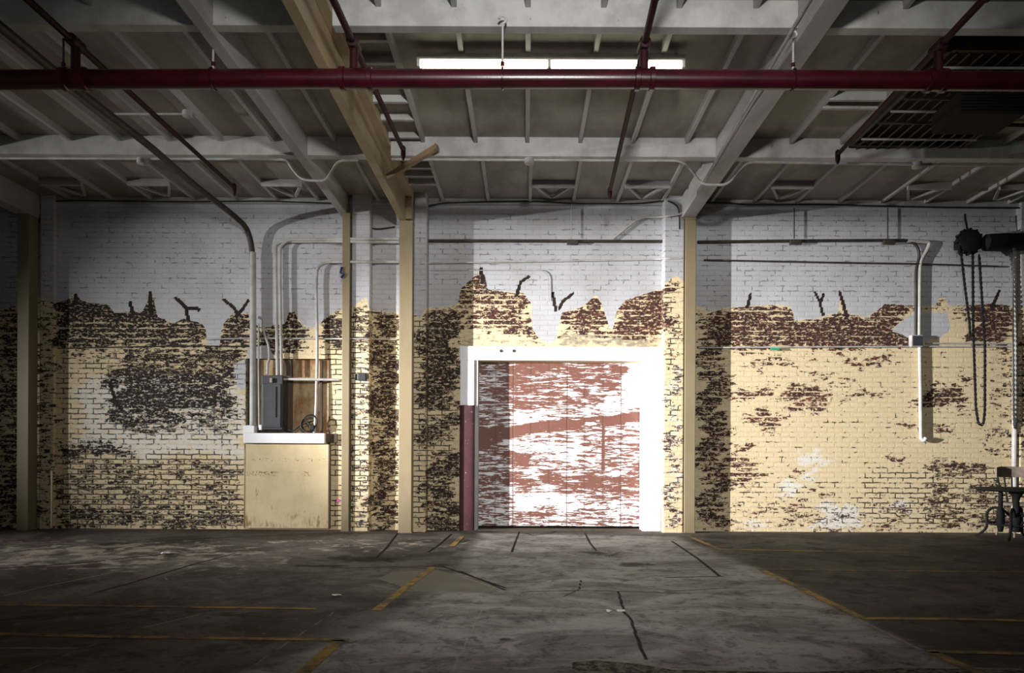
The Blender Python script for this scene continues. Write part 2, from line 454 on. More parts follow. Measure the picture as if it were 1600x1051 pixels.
# x0,x1,y0,y1,amount
PEEL = [(84, 326, 466, 506, .95), (84, 326, 498, 544, .72), (140, 320, 505, 541, .66), (342, 394, 474, 546, .74), (408, 474, 474, 548, .74), (494, 540, 474, 548, .70),
    (195, 388, 541, 575, .64), (155, 368, 570, 606, .72), (182, 366, 598, 645, .78), (165, 300, 640, 665, .70), (200, 290, 655, 680, .55), (290, 370, 640, 680, .48),
    (86, 200, 546, 560, .45), (88, 215, 694, 716, .74), (88, 180, 690, 705, .6), (86, 384, 786, 828, .52), (86, 384, 716, 792, .40), (380, 420, 500, 560, .45),
    (546, 578, 480, 545, .50), (550, 578, 560, 830, .40), (577, 625, 484, 830, .58), (577, 625, 560, 650, .66),
    (652, 720, 480, 640, .64), (652, 720, 640, 700, .50), (660, 720, 700, 790, .58), (652, 720, 780, 830, .55),
    (714, 768, 408, 462, .70), (718, 836, 438, 526, .60), (765, 828, 470, 515, .70), (862, 884, 476, 492, .6), (872, 950, 472, 528, .68), (914, 944, 448, 488, .78),
    (954, 1050, 446, 526, .74), (1036, 1068, 470, 830, .34), (1036, 1066, 770, 815, .5),
    (1088, 1140, 484, 830, .55), (1088, 1140, 600, 720, .60), (1140, 1240, 466, 498, .62), (1104, 1240, 486, 546, .72), (1230, 1424, 494, 546, .80), (1350, 1436, 462, 504, .68),
    (1436, 1484, 470, 488, .58), (1512, 1582, 460, 542, .78), (1490, 1520, 475, 500, .58), (1172, 1262, 554, 571, .50), (1322, 1402, 556, 573, .64), (1255, 1340, 582, 593, .5),
    (1136, 1216, 604, 624, .62), (1228, 1306, 600, 640, .55), (1300, 1388, 613, 627, .52), (1438, 1516, 600, 642, .72), (1488, 1514, 584, 602, .6), (1440, 1462, 585, 596, .55),
    (1158, 1216, 644, 674, .55), (1452, 1486, 667, 677, .72), (1404, 1420, 658, 668, .8), (1394, 1422, 707, 716, .75), (1136, 1184, 696, 762, .50), (1220, 1258, 726, 748, .50),
    (1266, 1298, 758, 776, .50), (1448, 1542, 722, 746, .56), (1360, 1392, 820, 832, .7), (1462, 1502, 800, 828, .60), (1198, 1244, 780, 802, .48), (1276, 1360, 820, 832, .5),
    (1440, 1600, 746, 832, .40), (1138, 1440, 780, 832, .30), (1540, 1620, 540, 720, .36), (0, 62, 480, 830, .60), (-160, 0, 480, 830, .6), (62, 86, 480, 830, .45), (1600, 1760, 480, 830, .5)]
JOINT = [(-200, 1800, 320, 480, .30), (1088, 1140, 330, 480, .50), (1140, 1800, 325, 480, .44), (84, 540, 320, 480, .40), (640, 1060, 330, 460, .42), (84, 390, 540, 700, .60),
    (84, 390, 700, 830, .84), (512, 580, 480, 830, .8), (577, 720, 480, 830, .7), (1036, 1070, 450, 830, .62), (1088, 1140, 480, 830, .58), (1138, 1600, 540, 740, .35),
    (1138, 1440, 740, 830, .47), (1340, 1600, 720, 830, .62), (1500, 1600, 330, 480, .52), (0, 84, 320, 830, .5)]
WASH = [(120, 392, 575, 720, .66), (330, 392, 690, 760, .5), (1240, 1285, 700, 726, .85), (1222, 1258, 752, 782, .85), (1255, 1280, 724, 760, .8), (1270, 1340, 780, 826, .85), (1395, 1436, 780, 806, .8), (1150, 1200, 800, 832, .6), (1090, 1110, 780, 830, .6), (140, 390, 590, 720, .55), (86, 200, 545, 560, .4), (340, 390, 700, 770, .35), (550, 578, 560, 830, .55), (1036, 1068, 560, 830, .6), (1270, 1400, 780, 830, .45), (650, 664, 520, 830, .45), (1580, 1592, 470, 760, .8)]
SOOT = [(-200, 580, 440, 840, .70), (560, 720, 480, 840, .62), (718, 1060, 420, 545, .46), (1088, 1140, 480, 840, .55), (1138, 1600, 470, 545, .50), (1430, 1620, 560, 840, .50), (1138, 1400, 545, 830, .06)]
GREY = [(715, 850, 522, 545, .5), (870, 1035, 520, 545, .62), (86, 326, 500, 542, .4), (85, 330, 476, 500, .55), (1240, 1290, 520, 542, .5), (1500, 1580, 480, 560, .35)]


def wall_fields(X, Y, Z):
    px, py = topx(X, Y, Z)
    jx = px + 9 * np.sin(py * .083 + 1.3 * np.sin(px * .021)) + 6 * np.sin(py * .23 + px * .05) + 4 * np.sin(px * .13 + py * .61)
    jy = py + 5 * np.sin(px * .043 + 2 * np.sin(py * .03)) + 3 * np.sin(px * .17 + py * .05) + 2 * np.sin(px * .41)
    ex, ey = zip(*WHITE_EDGE)
    w = np.interp(px, ex, ey) - py
    w = np.clip(w, -12, 12)
    for poly in WHITE_POLYS: w = np.maximum(w, np.clip(poly_sd(px, py, poly), -12, 12))
    def acc(lst, soft):
        a = np.zeros(px.shape)
        for x0, x1, y0, y1, s in lst: a = np.maximum(a, s * rect(jx, jy, x0, x1, y0, y1, soft))
        return a
    peel = acc(PEEL, 18) * 1.0 + .07
    soot = acc(SOOT, 14)
    for c in CRACKS:
        d = seg_dist(px, py, c); peel = np.where(d < 2.2, 2.6, peel); w = np.where(d < 2.0, -12, w); soot = np.where(d < 5, 1.0, soot)
    return dict(white=w, peel=peel, joint=acc(JOINT, 26), wash=acc(WASH, 24), soot=soot, grey=acc(GREY, 8))


def grid_mesh(name, pts, nx, nz, keep, fields, mat, extra=None):
    idx = np.arange(nx * nz).reshape(nz, nx)
    q = np.stack([idx[:-1, :-1], idx[:-1, 1:], idx[1:, 1:], idx[1:, :-1]], -1).reshape(-1, 4)
    if keep is not None: q = q[keep.reshape(-1)]
    V = pts.reshape(-1, 3); n0 = len(V)
    fl = {k: v.reshape(-1) for k, v in fields.items()}
    if extra:
        ev = np.array([tuple(v) for v in extra.v]); ef = np.array(extra.f) + n0
        V = np.vstack([V, ev]); q = np.vstack([q, ef])
        ex = wall_fields(ev[:, 0], ev[:, 1], ev[:, 2])
        fl = {k: np.concatenate([fl[k], ex.get(k, np.zeros(len(ev)))]) for k in fl}
    me = bpy.data.meshes.new(name)
    me.vertices.add(len(V)); me.vertices.foreach_set('co', V.astype(np.float32).ravel())
    me.loops.add(len(q) * 4); me.loops.foreach_set('vertex_index', q.astype(np.int32).ravel())
    me.polygons.add(len(q)); me.polygons.foreach_set('loop_start', np.arange(0, len(q) * 4, 4, dtype=np.int32))
    me.polygons.foreach_set('loop_total', np.full(len(q), 4, dtype=np.int32))
    me.update(calc_edges=True)
    for k, v in fl.items():
        a = me.attributes.new(k, 'FLOAT', 'POINT'); a.data.foreach_set('value', v.astype(np.float32))
    me.validate()
    o = bpy.data.objects.new(name, me); COL.objects.link(o); me.materials.append(mat)
    return o


# ------------------------------------------------------------------ wall
DO = (P(745, 563, WY), P(1004, 829, WY)); NI = (P(384, 560, WY), P(516, 694, WY))
DX0, DX1, DZ1 = DO[0].x, DO[1].x, DO[0].z
NX0, NX1, NZ0, NZ1 = NI[0].x, NI[1].x, NI[1].z, NI[0].z
DOORY = WY + .20
ZT = 4.72
xs = np.unique(np.concatenate([np.arange(-8.6, 8.61, .02), [DX0, DX1, NX0, NX1]])); zs = np.unique(np.concatenate([np.arange(0, ZT, .02), [ZT, DZ1, NZ0, NZ1]]))
XX, ZZ = np.meshgrid(xs, zs); YY = np.full(XX.shape, WY)
cx, cz = (xs[:-1] + xs[1:]) / 2, (zs[:-1] + zs[1:]) / 2; CX, CZ = np.meshgrid(cx, cz)
keep = ~(((CX > DX0) & (CX < DX1) & (CZ < DZ1)) | ((CX > NX0) & (CX < NX1) & (CZ > NZ0) & (CZ < NZ1)))
ex = MB()
ex.add([(DX0, WY, 0), (DX0, WY + .35, 0), (DX0, WY + .35, DZ1), (DX0, WY, DZ1)], [(0, 1, 2, 3)])
ex.add([(DX1, WY, 0), (DX1, WY + .35, 0), (DX1, WY + .35, DZ1), (DX1, WY, DZ1)], [(0, 3, 2, 1)])
ex.add([(DX0, WY, DZ1), (DX0, WY + .35, DZ1), (DX1, WY + .35, DZ1), (DX1, WY, DZ1)], [(0, 1, 2, 3)])
nd = .12
ex.add([(NX0, WY, NZ0), (NX0, WY + nd, NZ0), (NX0, WY + nd, NZ1), (NX0, WY, NZ1)], [(0, 1, 2, 3)])
ex.add([(NX1, WY, NZ0), (NX1, WY + nd, NZ0), (NX1, WY + nd, NZ1), (NX1, WY, NZ1)], [(0, 3, 2, 1)])
ex.add([(NX0, WY, NZ1), (NX0, WY + nd, NZ1), (NX1, WY + nd, NZ1), (NX1, WY, NZ1)], [(0, 1, 2, 3)])
ex.add([(NX0, WY, NZ0), (NX1, WY, NZ0), (NX1, WY + nd, NZ0), (NX0, WY + nd, NZ0)], [(0, 1, 2, 3)])
ex.add([(NX0, WY + nd, NZ0), (NX1, WY + nd, NZ0), (NX1, WY + nd, NZ1), (NX0, WY + nd, NZ1)], [(0, 1, 2, 3)])
wall = struct(grid_mesh('wall_back', np.stack([XX, YY, ZZ], -1), len(xs), len(zs), keep, wall_fields(XX, YY, ZZ), M['brick'], ex))


def pilaster(px0, px1, out):
    Y = WY - out
    x0, x1 = P(px0, 600, Y).x, P(px1, 600, Y).x
    u = np.concatenate([[0, out / 2], out + np.arange(0, x1 - x0, .02), [out + x1 - x0, 1.5 * out + x1 - x0, 2 * out + x1 - x0]])
    gx = np.interp(u, [0, out, out + x1 - x0, 2 * out + x1 - x0], [x0, x0, x1, x1])
    gy = np.interp(u, [0, out, out + x1 - x0, 2 * out + x1 - x0], [WY, Y, Y, WY])
    GX, GZ = np.meshgrid(gx, zs); GY = np.meshgrid(gy, zs)[0]
    o = grid_mesh('pilaster', np.stack([GX, GY, GZ], -1), len(gx), len(zs), None, wall_fields(GX, GY, GZ), M['brick'])
    o.parent = wall; return o


pilaster(62, 84, .10); pilaster(549, 577, .18); pilaster(646, 665, .26); pilaster(1037, 1068, .20); pilaster(1594, 1640, .10)

# ------------------------------------------------------------------ door and its surround
door = struct(bpy.data.objects.new('door_1', None)); COL.objects.link(door); door.location = ((DX0 + DX1) / 2, DOORY, 0); door['_o'] = tuple(door.location)
gx = np.arange(DX0 - .02, DX1 + .021, .015); gz = np.arange(.045, DZ1 + .02, .015)
GX, GZ = np.meshgrid(gx, gz); GY = np.full(GX.shape, DOORY)
dpx, dpy = topx(GX, GY, GZ)
brown = np.full(GX.shape, .52)
def amt(x0, x1, y0, y1, s, soft=12):
    global brown
    k = rect(dpx + 6 * np.sin(dpy * .15), dpy + 4 * np.sin(dpx * .09), x0, x1, y0, y1, soft); brown = brown * (1 - k) + s * k
amt(740, 980, 560, 650, .68); amt(765, 870, 560, 582, .82); amt(745, 830, 570, 600, .75); amt(790, 930, 600, 640, .66); amt(860, 935, 580, 636, .62)
amt(978, 1010, 560, 640, .02); amt(940, 980, 612, 650, .30)
amt(780, 1010, 640, 665, .42); amt(785, 1010, 690, 715, .36); amt(900, 980, 690, 735, .28)
k = np.clip(1.6 - np.abs(dpy - np.interp(dpx, [745, 830, 1003], [690, 668, 652])) / 7, 0, 1); brown = brown * (1 - k) + 1.0 * k
amt(745, 830, 706, 724, .88, 8); amt(745, 870, 738, 762, .72, 8); amt(870, 1003, 742, 772, .68, 8); amt(800, 900, 770, 800, .30); amt(745, 785, 560, 810, .58); amt(745, 785, 668, 694, .95, 6); amt(905, 1003, 660, 735, .54)
amt(800, 870, 795, 815, .58, 6); amt(940, 990, 775, 812, .50)
brown = np.where(np.abs(dpx - 943) < 2.5, np.where((dpy > 650) & (dpy < 735), .9, brown), brown)
gap = np.zeros(GX.shape)
for k in range(1, 10):
    xg = DX0 + (DX1 - DX0) * k / 9.1
    gap = np.maximum(gap, np.clip(1 - np.abs(GX - xg) / .012, 0, 1) * .8)
leaf = grid_mesh('door_leaf', np.stack([GX, GY, GZ], -1), len(gx), len(gz), None, dict(brown=brown, gap=gap), M['door'])
sm = leaf.modifiers.new('thickness', 'SOLIDIFY'); sm.thickness = .05; sm.offset = -1
leaf.parent = door; leaf.matrix_parent_inverse = Matrix.Translation(-door.location)
leaf['_o'] = (0, 0, 0)
JY0, JY1 = WY - .035, DOORY - .01
def pz(py, Y, px=880): return P(px, py, Y).z
def pX(px, Y, py=600): return P(px, py, Y).x
mb = MB().box(pX(718, JY0), pX(1036, JY0), JY0, JY1 - .02, pz(563, JY0), pz(541, JY0)); mb.build('lintel', 'gloss_white', door, bevel=.008)
MB().box(pX(1004, JY0), pX(1035.5, JY0), JY0, JY1, 0, pz(563, JY0)).build('jamb', 'gloss_white', door, bevel=.01)
MB().box(pX(1008, JY0), pX(1033, JY0), JY0 - .03, JY0, 0, .33).build('jamb_guard', 'gloss_white', door, bevel=.015)
MB().box(pX(719, JY0), pX(741, JY0), JY0, JY1 - .04, pz(633, JY0, 735), pz(563, JY0)).build('jamb', 'gloss_white', door, bevel=.008)
g = MB(); x0, x1 = pX(718, JY0 - .05), pX(741.5, JY0 - .05); zt = pz(633, JY0, 735)
r = (x1 - x0) / 2; prof = [(x0 + r - r * math.cos(a), JY0 - .002 - r * .22 * math.sin(a)) for a in np.linspace(0, math.pi, 15)]
prof += [(x1, JY1 - .06), (x0, JY1 - .06)]
n = len(prof); g.add([(a, b, z) for z in (0, zt) for a, b in prof], [(i, (i + 1) % n, n + (i + 1) % n, n + i) for i in range(n)] + [tuple(range(n))[::-1], tuple(range(n, 2 * n))])
o = g.build('jamb_guard', 'maroon', door, smooth=True); o['label'] = 'maroon painted rounded guard on lower left jamb'
MB().box(x1, pX(747, JY0), JY0 + .02, JY1, 0, pz(563, JY0)).build('stop_bead', 'white_wood', door, bevel=.004)
MB().box(DX0, DX1, WY - .02, WY + .36, -.02, .012).build('threshold', 'darkwood', door)
for a, b in ((783, 548), (803, 548)):
    q = P(a, b, JY0 - .004); MB().lathe(q, [(.001, -.006), (.022, -.004), (.022, 0)], 10, 'Y').build('bolt_mark', 'dark_pipe', door)

# ------------------------------------------------------------------ floor
fxs = np.concatenate([np.arange(-14, -8, .5), np.arange(-8, 8.001, .0167), np.arange(8.5, 14.1, .5)])
fys = np.concatenate([np.arange(-6, 2.5, .5), np.arange(2.5, 10.001, .0167), [10.1, 10.2, 10.36]])
GX, GY = np.meshgrid(fxs, fys)
SY = np.maximum(GY, 2.0); fpx, fpy = topx(GX, SY, np.zeros(GX.shape))
def fpoly(poly): return poly_sd(GX, GY, [(FL(a, b).x, FL(a, b).y) for a, b in poly])
def fline(pts): return seg_dist(GX, GY, [(FL(a, b).x, FL(a, b).y) for a, b in pts])
z0 = np.zeros(GX.shape)
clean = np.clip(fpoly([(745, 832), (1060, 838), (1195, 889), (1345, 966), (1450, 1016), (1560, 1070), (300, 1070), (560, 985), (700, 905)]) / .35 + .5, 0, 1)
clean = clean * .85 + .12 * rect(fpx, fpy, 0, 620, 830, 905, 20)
dust = np.maximum(.58 * np.clip(1.5 - np.hypot((fpx - 190) / 330, (fpy - 868) / 30), 0, 1), .42 * np.clip(1.5 - np.hypot((fpx - 560) / 220, (fpy - 850) / 18), 0, 1))
dust = np.maximum(dust, .5 * np.clip(1.4 - np.hypot((fpx - 1465) / 90, (fpy - 936) / 14), 0, 1))
patch = np.clip(fpoly([(588, 904), (615, 893), (680, 889), (735, 903), (785, 920), (758, 926), (650, 922)]) / .08 + .5, 0, 1)
def ell(x, y, rx, ry): return np.clip(1.25 - np.hypot((fpx - x) / rx, (fpy - y) / ry), 0, 1)
stain = z0.copy()
for x, y, rx, ry, s in ((560, 873, 110, 9, .75), (500, 884, 80, 4, .7), (690, 880, 90, 10, .5), (940, 866, 70, 8, .6), (990, 882, 45, 7, .75), (640, 868, 60, 6, .5), (800, 944, 70, 10, .35), (790, 998, 22, 4, .7),
        (950, 935, 80, 9, .3), (1360, 876, 60, 5, .6), (1250, 905, 90, 10, .4), (300, 960, 280, 16, .45), (150, 912, 200, 8, .45), (480, 905, 120, 12, .4), (1100, 845, 60, 4, .4), (1250, 955, 60, 10, .4), (1450, 985, 160, 14, .4), (1550, 900, 160, 30, .45), (100, 1025, 150, 20, .4)):
    stain = np.maximum(stain, s * ell(x, y, rx, ry))
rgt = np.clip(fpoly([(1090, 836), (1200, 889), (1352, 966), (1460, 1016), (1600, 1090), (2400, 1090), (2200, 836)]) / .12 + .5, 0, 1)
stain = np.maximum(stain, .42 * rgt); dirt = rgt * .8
crack = z0.copy()
for pts, wdt in (([(966, 924), (975, 955), (986, 968), (997, 1000), (1009, 1030)], .018), ([(820, 924), (920, 922), (1080, 927)], .02), ([(624, 830), (605, 855), (588, 872)], .03), ([(706, 834), (688, 850), (670, 862)], .03),
        ([(812, 830), (806, 845), (800, 862)], .025), ([(914, 832), (922, 848), (932, 860)], .025), ([(368, 864), (300, 882), (200, 912), (150, 925)], .03), ([(250, 866), (120, 880), (0, 888)], .05), ([(372, 838), (240, 846), (160, 850)], .05),
        ([(1050, 845), (1090, 872), (1125, 900)], .03), ([(1040, 902), (1130, 900)], .03), ([(1040, 924), (1140, 918)], .02), ([(500, 888), (690, 884), (790, 918)], .025), ([(880, 932), (905, 920), (908, 905)], .012), ([(820, 833), (835, 836), (865, 832), (872, 826)], .04), ([(640, 886), (720, 892), (790, 922)], .02)):
    crack = np.maximum(crack, np.clip(1.2 - fline(pts) / (wdt * .7), 0, 1))
pale = z0.copy()
for pts, wdt in (([(758, 940), (730, 1000), (703, 1055)], .02), ([(522, 956), (450, 1003), (372, 1055)], .016), ([(190, 990), (110, 1020), (30, 1051)], .016), ([(705, 1028), (900, 1030), (1010, 1034)], .02), ([(515, 1026), (705, 1028)], .012),
        ([(575, 912), (620, 921), (760, 928)], .03), ([(180, 893), (60, 918), (0, 932)], .03), ([(310, 960), (225, 980)], .03), ([(720, 900), (780, 920)], .03), ([(1340, 966), (1440, 1015)], .03), ([(0, 1012), (120, 1012)], .03)):
    pale = np.maximum(pale, np.clip(1.1 - fline(pts) / wdt, 0, 1) * .75)
pale = np.maximum(pale, .42 * ell(1330, 1010, 90, 22))
hole = np.clip(fpoly([(893, 1034), (930, 1031), (1000, 1037), (1050, 1046), (1250, 1050), (1420, 1043), (1600, 1047), (1640, 1075), (900, 1075)]) / .05 + .5, 0, 1)
rim = np.clip(fpoly([(885, 1030), (930, 1027), (985, 1030), (1060, 1042), (1250, 1046), (1420, 1039), (1600, 1042), (1640, 1078), (895, 1078)]) / .05 + .5, 0, 1)
pale = np.maximum(pale, rim * .62)
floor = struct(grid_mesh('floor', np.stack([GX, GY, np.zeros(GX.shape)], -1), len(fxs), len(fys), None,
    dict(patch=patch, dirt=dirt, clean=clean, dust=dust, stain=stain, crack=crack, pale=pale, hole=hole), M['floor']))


def yline(pts, w=.075, name='painted_line'):
    w *= .88
    pts = [FL(*p) for p in pts]; mb = MB()
    for p, q in zip(pts[:-1], pts[1:]):
        d = (q - p).normalized(); a = Vector((-d.y, d.x, 0)) * w / 2; L = (q - p).length; k = max(1, int(L / .2)); vs = []
        for i in range(k + 1):
            c = p.lerp(q, i / k); j = (random.random() - .5) * .012; c.z = .0025
            vs += [c + a * (1 + j * 8), c - a * (1 - j * 8)]
        mb.add(vs, [(2 * i, 2 * i + 1, 2 * i + 3, 2 * i + 2) for i in range(k)])
    o = mb.build(name, 'yellow', floor)
    return o


yline([(1075, 837), (1122, 857)], .07); yline([(1122, 858), (1260, 860.5), (1420, 863)], .07)
yline([(1188, 889), (1346, 965)]); yline([(1346, 966), (1480, 967), (1620, 970)])
yline([(1450, 1018), (1540, 1019.5), (1640, 1023)], .065); yline([(1456, 1018), (1560, 1066)])
yline([(-60, 944), (200, 947), (495, 951)], .06); yline([(-60, 989), (190, 995), (545, 1000)], .065); yline([(530, 1000), (460, 1064)], .08)
yline([(676, 886), (636, 916), (588, 953)], .075); yline([(722, 838), (706, 853)], .075); yline([(1190, 889), (1400, 892), (1620, 894)], .04)
yline([(744, 826), (728, 829)], .09)

# ------------------------------------------------------------------ ceiling: boards, joists, ledger, blocking
ZJ, ZD = 4.62, 4.69
ceil = struct(MB().box(-12, 12, -4, WY + .3, ZD, ZD + .06).build('ceiling', 'deck', origin=(0, 0, 0)))
def joist(x, y0, y1, lift=0): MB().box(x - .022, x + .022, y0, y1, ZJ + lift, ZD + .01).build('joist', 'white_wood', ceil, bevel=.004)
G1, G2 = (5.60, 5.70), (8.02, 8.14)
JB = [-6.4, -5.8, -5.21, -4.65, -4.07, -3.49, -2.9, -2.2, -1.19, -.59, 0, .6, 1.2, 1.81, 3.0, 3.58, 5.42, 6.05, 6.65]
JC = [-6.46, -5.87, -5.3, -4.7, -4.1, -3.53, -2.95, -2.1, -1.19, -.55, .04, .65, 1.27, 1.91, 2.6, 3.2, 3.8, 4.4, 5.0, 5.62, 6.22, 6.8]
JA = [-5.8, -4.65, -3.49, -1.19, -.59, 0, .6, 1.2, 1.81, 3.0]
for x in JA: joist(x, 2.0, G1[0])
for x in JB: joist(x, G1[1], G2[0])
joist(4.94, G1[1], G2[0])
for x in JC: joist(x, G2[1], WY - .06, .025)
for y in (6.07, 6.42, 7.12, 7.5, 7.92, 8.75, 9.0, 9.28):
    MB().box(-1.57, -1.2, y - .022, y + .022, ZJ, ZD + .005).build('blocking', 'white_wood', ceil, bevel=.004)
def brace(i, zz=ZJ + .03):
    x0, x1 = JC[i] + .02, JC[i + 1] - .02
    MB().box(x0, x1, 9.28, 9.32, zz - .05, zz + .045).build('blocking', 'white_wood', ceil, bevel=.004)
    xm = (x0 + x1) / 2
    MB().bar((x0 + .03, 9.34, zz - .0), (xm - .02, 9.78, zz), .035, .03).build('bridging_strut', 'white_wood', ceil)
    MB().bar((x1 - .03, 9.34, zz - .0), (xm + .02, 9.78, zz), .035, .03).build('bridging_strut', 'white_wood', ceil)
for i in (0, 2, 5, 10, 12, 15, 18, 20): brace(i)
for y in (7.0, 7.17):
    MB().box(3.0, 3.56, y - .02, y + .02, ZJ - .02, ZD).build('blocking', 'white_wood', ceil, bevel=.004)
MB().box(-8.6, 8.6, WY - .06, WY, 4.61, ZD).build('ledger', 'white_wood', ceil, bevel=.004)

# cross girders, in lengths between the long beams
SEG = [(-6.86, -2.62, 'left'), (-2.51, -1.75, 'gap'), (-1.56, 2.15, 'mid'), (2.34, 7.6, 'right')]
GL = {('near', 'left'): 'white cross girder at top left, nearer the camera', ('near', 'gap'): 'short shadowed girder length between white and tan beams, nearer the camera',
      ('near', 'mid'): 'white cross girder in front of the lit fluorescent fixture', ('near', 'right'): 'white cross girder at top right, nearer the camera',
      ('far', 'left'): 'white cross girder close to the wall in the left bay', ('far', 'gap'): 'short shadowed girder length between white and tan beams, close to the wall',
      ('far', 'mid'): 'white cross girder close to the wall behind the red sprinkler pipes', ('far', 'right'): 'white cross girder close to the wall below the barred opening'}
for row, (y0, y1) in (('near', G1), ('far', G2)):
    for a, b, s in SEG:
        o = MB().box(a, b, y0, y1, 4.47, ZD).build('girder', 'white_wood', bevel=.006); tag(o, GL[row, s], 'girder')

# long beams running to the wall
def beam(name, x0, x1, z0, mat, label, y1=WY - .02, y0=1.5):
    o = MB().box(x0, x1, y0, y1, z0, ZD).build(name, mat, bevel=.006); return tag(o, label, 'beam')
beam('beam', -7.06, -6.86, 4.36, 'white_wood', 'white ceiling beam at the far left edge above the dark column')
beam('beam', -2.62, -2.51, 4.42, 'white_wood', 'white ceiling beam left of the tan beam, ending on a slim tan column')
beam('beam', 2.15, 2.34, 4.38, 'white_wood', 'white ceiling beam right of the light with a conduit along its side')
tb = thing('beam', (-1.65, 5.5, 4.26), 'broad tan stepped ceiling beam ending on the thicker tan column', 'beam')
MB().box(-1.745, -1.65, 1.5, 9.98, 4.26, ZD).build('lower_flange', 'tan', tb, bevel=.006)
MB().box(-1.65, -1.56, 1.5, 9.98, 4.57, ZD).build('upper_flange', 'tan', tb, bevel=.006)
MB().box(-1.652, -1.565, 9.55, 9.7, 4.27, 4.56).build('stiffener_plate', 'tan', tb, bevel=.005)
# columns
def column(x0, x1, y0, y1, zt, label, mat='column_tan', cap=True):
    c = thing('column', ((x0 + x1) / 2, (y0 + y1) / 2, 0), label, 'column')
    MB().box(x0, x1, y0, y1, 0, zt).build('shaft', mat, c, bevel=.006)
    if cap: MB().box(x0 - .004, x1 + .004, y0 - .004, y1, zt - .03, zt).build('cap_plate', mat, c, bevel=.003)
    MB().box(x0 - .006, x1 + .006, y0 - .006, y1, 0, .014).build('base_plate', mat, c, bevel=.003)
    return c
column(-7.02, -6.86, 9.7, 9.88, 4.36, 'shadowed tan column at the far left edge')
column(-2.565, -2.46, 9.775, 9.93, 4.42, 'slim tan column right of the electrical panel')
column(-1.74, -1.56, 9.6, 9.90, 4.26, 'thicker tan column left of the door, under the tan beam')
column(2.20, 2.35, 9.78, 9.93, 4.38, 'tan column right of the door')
# loose stick on the tan beam
a, b = P(606, 277, 8.12), P(684, 229, 7.9)
o = MB().bar(a, b, .06, .06).build('batten', 'wood', bevel=.003); tag(o, 'bare brown wooden batten sticking out from the tan beam', 'batten')

# barred opening in the roof
gr = thing('barred_opening', (4.3, 7.0, 4.55), 'black barred roof opening at the upper right of the ceiling', 'roof opening')
X0, X1, Y0, Y1 = 3.66, 4.92, 6.1, 7.95
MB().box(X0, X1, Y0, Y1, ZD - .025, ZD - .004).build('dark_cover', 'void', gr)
mb = MB(); mb.box(X0 - .03, X0 + .01, Y0, Y1, 4.57, ZD); mb.box(X1 - .01, X1 + .03, Y0, Y1, 4.57, ZD); mb.box(X0, X1, Y0 - .03, Y0 + .01, 4.57, ZD); mb.box(X0, X1, Y1 - .02, Y1 + .02, 4.57, ZD)
mb.build('frame', 'dark_pipe', gr)
for i in range(11):
    x = X0 + .06 + (X1 - X0 - .12) * i / 10
    MB().tube([(x, Y0, 4.56), (x, Y1, 4.56)], .009, 6).build('bar', 'dark_pipe', gr, smooth=True)
for y in (6.3, 6.85, 7.1, 7.35, 7.72):
    MB().tube([(X0, y, 4.545), (X1, y, 4.545)], .011, 6).build('crossbar', 'white_pipe' if y in (7.72, 6.3, 7.1) else 'dark_pipe', gr, smooth=True)
uh = thing('unit_heater', (4.35, 6.55, 4.2), 'black box heater hanging below the barred roof opening', 'heater')
MB().box(3.98, 4.62, 6.5, 6.95, 4.24, 4.44).build('body', 'void', uh, bevel=.02)
for k in range(6):
    MB().box(4.0, 4.60, 6.485, 6.5, 4.265 + k * .028, 4.277 + k * .028).build('louvre', 'black', uh)
for x in (4.03, 4.57): MB().tube([(x, 6.7, 4.43), (x, 6.7, 4.56)], .008, 6).build('hanger_rod', 'black', uh)
o = MB().tube([P(1518, 194, 7.6), P(1680, 197, 7.6)], .02, 8).build('pipe', 'black', smooth=True); tag(o, 'short black level pipe beside the barred roof opening', 'pipe')

# ------------------------------------------------------------------ sprinkler pipes
MY = 5.5
def mz(px): return P(px, np.interp(px, [0, 500, 1000, 1600], [124.5, 123, 123.5, 127]), MY)
sp = thing('sprinkler_main', mz(800), 'thick dark red sprinkler main crossing the whole ceiling', 'pipe')
MB().tube([mz(x) for x in (-400, 0, 250, 500, 750, 1000, 1300, 1600, 2000)], .0715, 24).build('pipe', 'red_pipe', sp, smooth=True)
def coupling(px, hw, rr):
    c = mz(px); pr = [(.073, -hw - .02), (rr, -hw - .015), (rr, -hw + .02), (rr - .012, -hw + .025), (rr - .012, hw - .025), (rr, hw - .02), (rr, hw + .015), (.073, hw + .02)]
    MB().lathe(c, pr, 24, 'X').build('coupling', 'red_pipe', sp, smooth=True)
for px, hw in ((557, .11), (1007, .06), (118, .08), (1462, .06)): coupling(px, hw, .088)
BR = [((39, 0), (366, 298), 118, 'thin branch pipe joined to the red main at far left', 8.45), ((522, 0), (630, 234), 553, 'dark red branch pipe beside the tan beam', 7.4),
      ((1021, 0), (953, 300), 1006, 'dark red branch pipe crossing in front of the lit fixture', 8.5), ((1546, 0), (1309, 241), 1466, 'thin branch pipe along the barred roof opening', 7.45)]
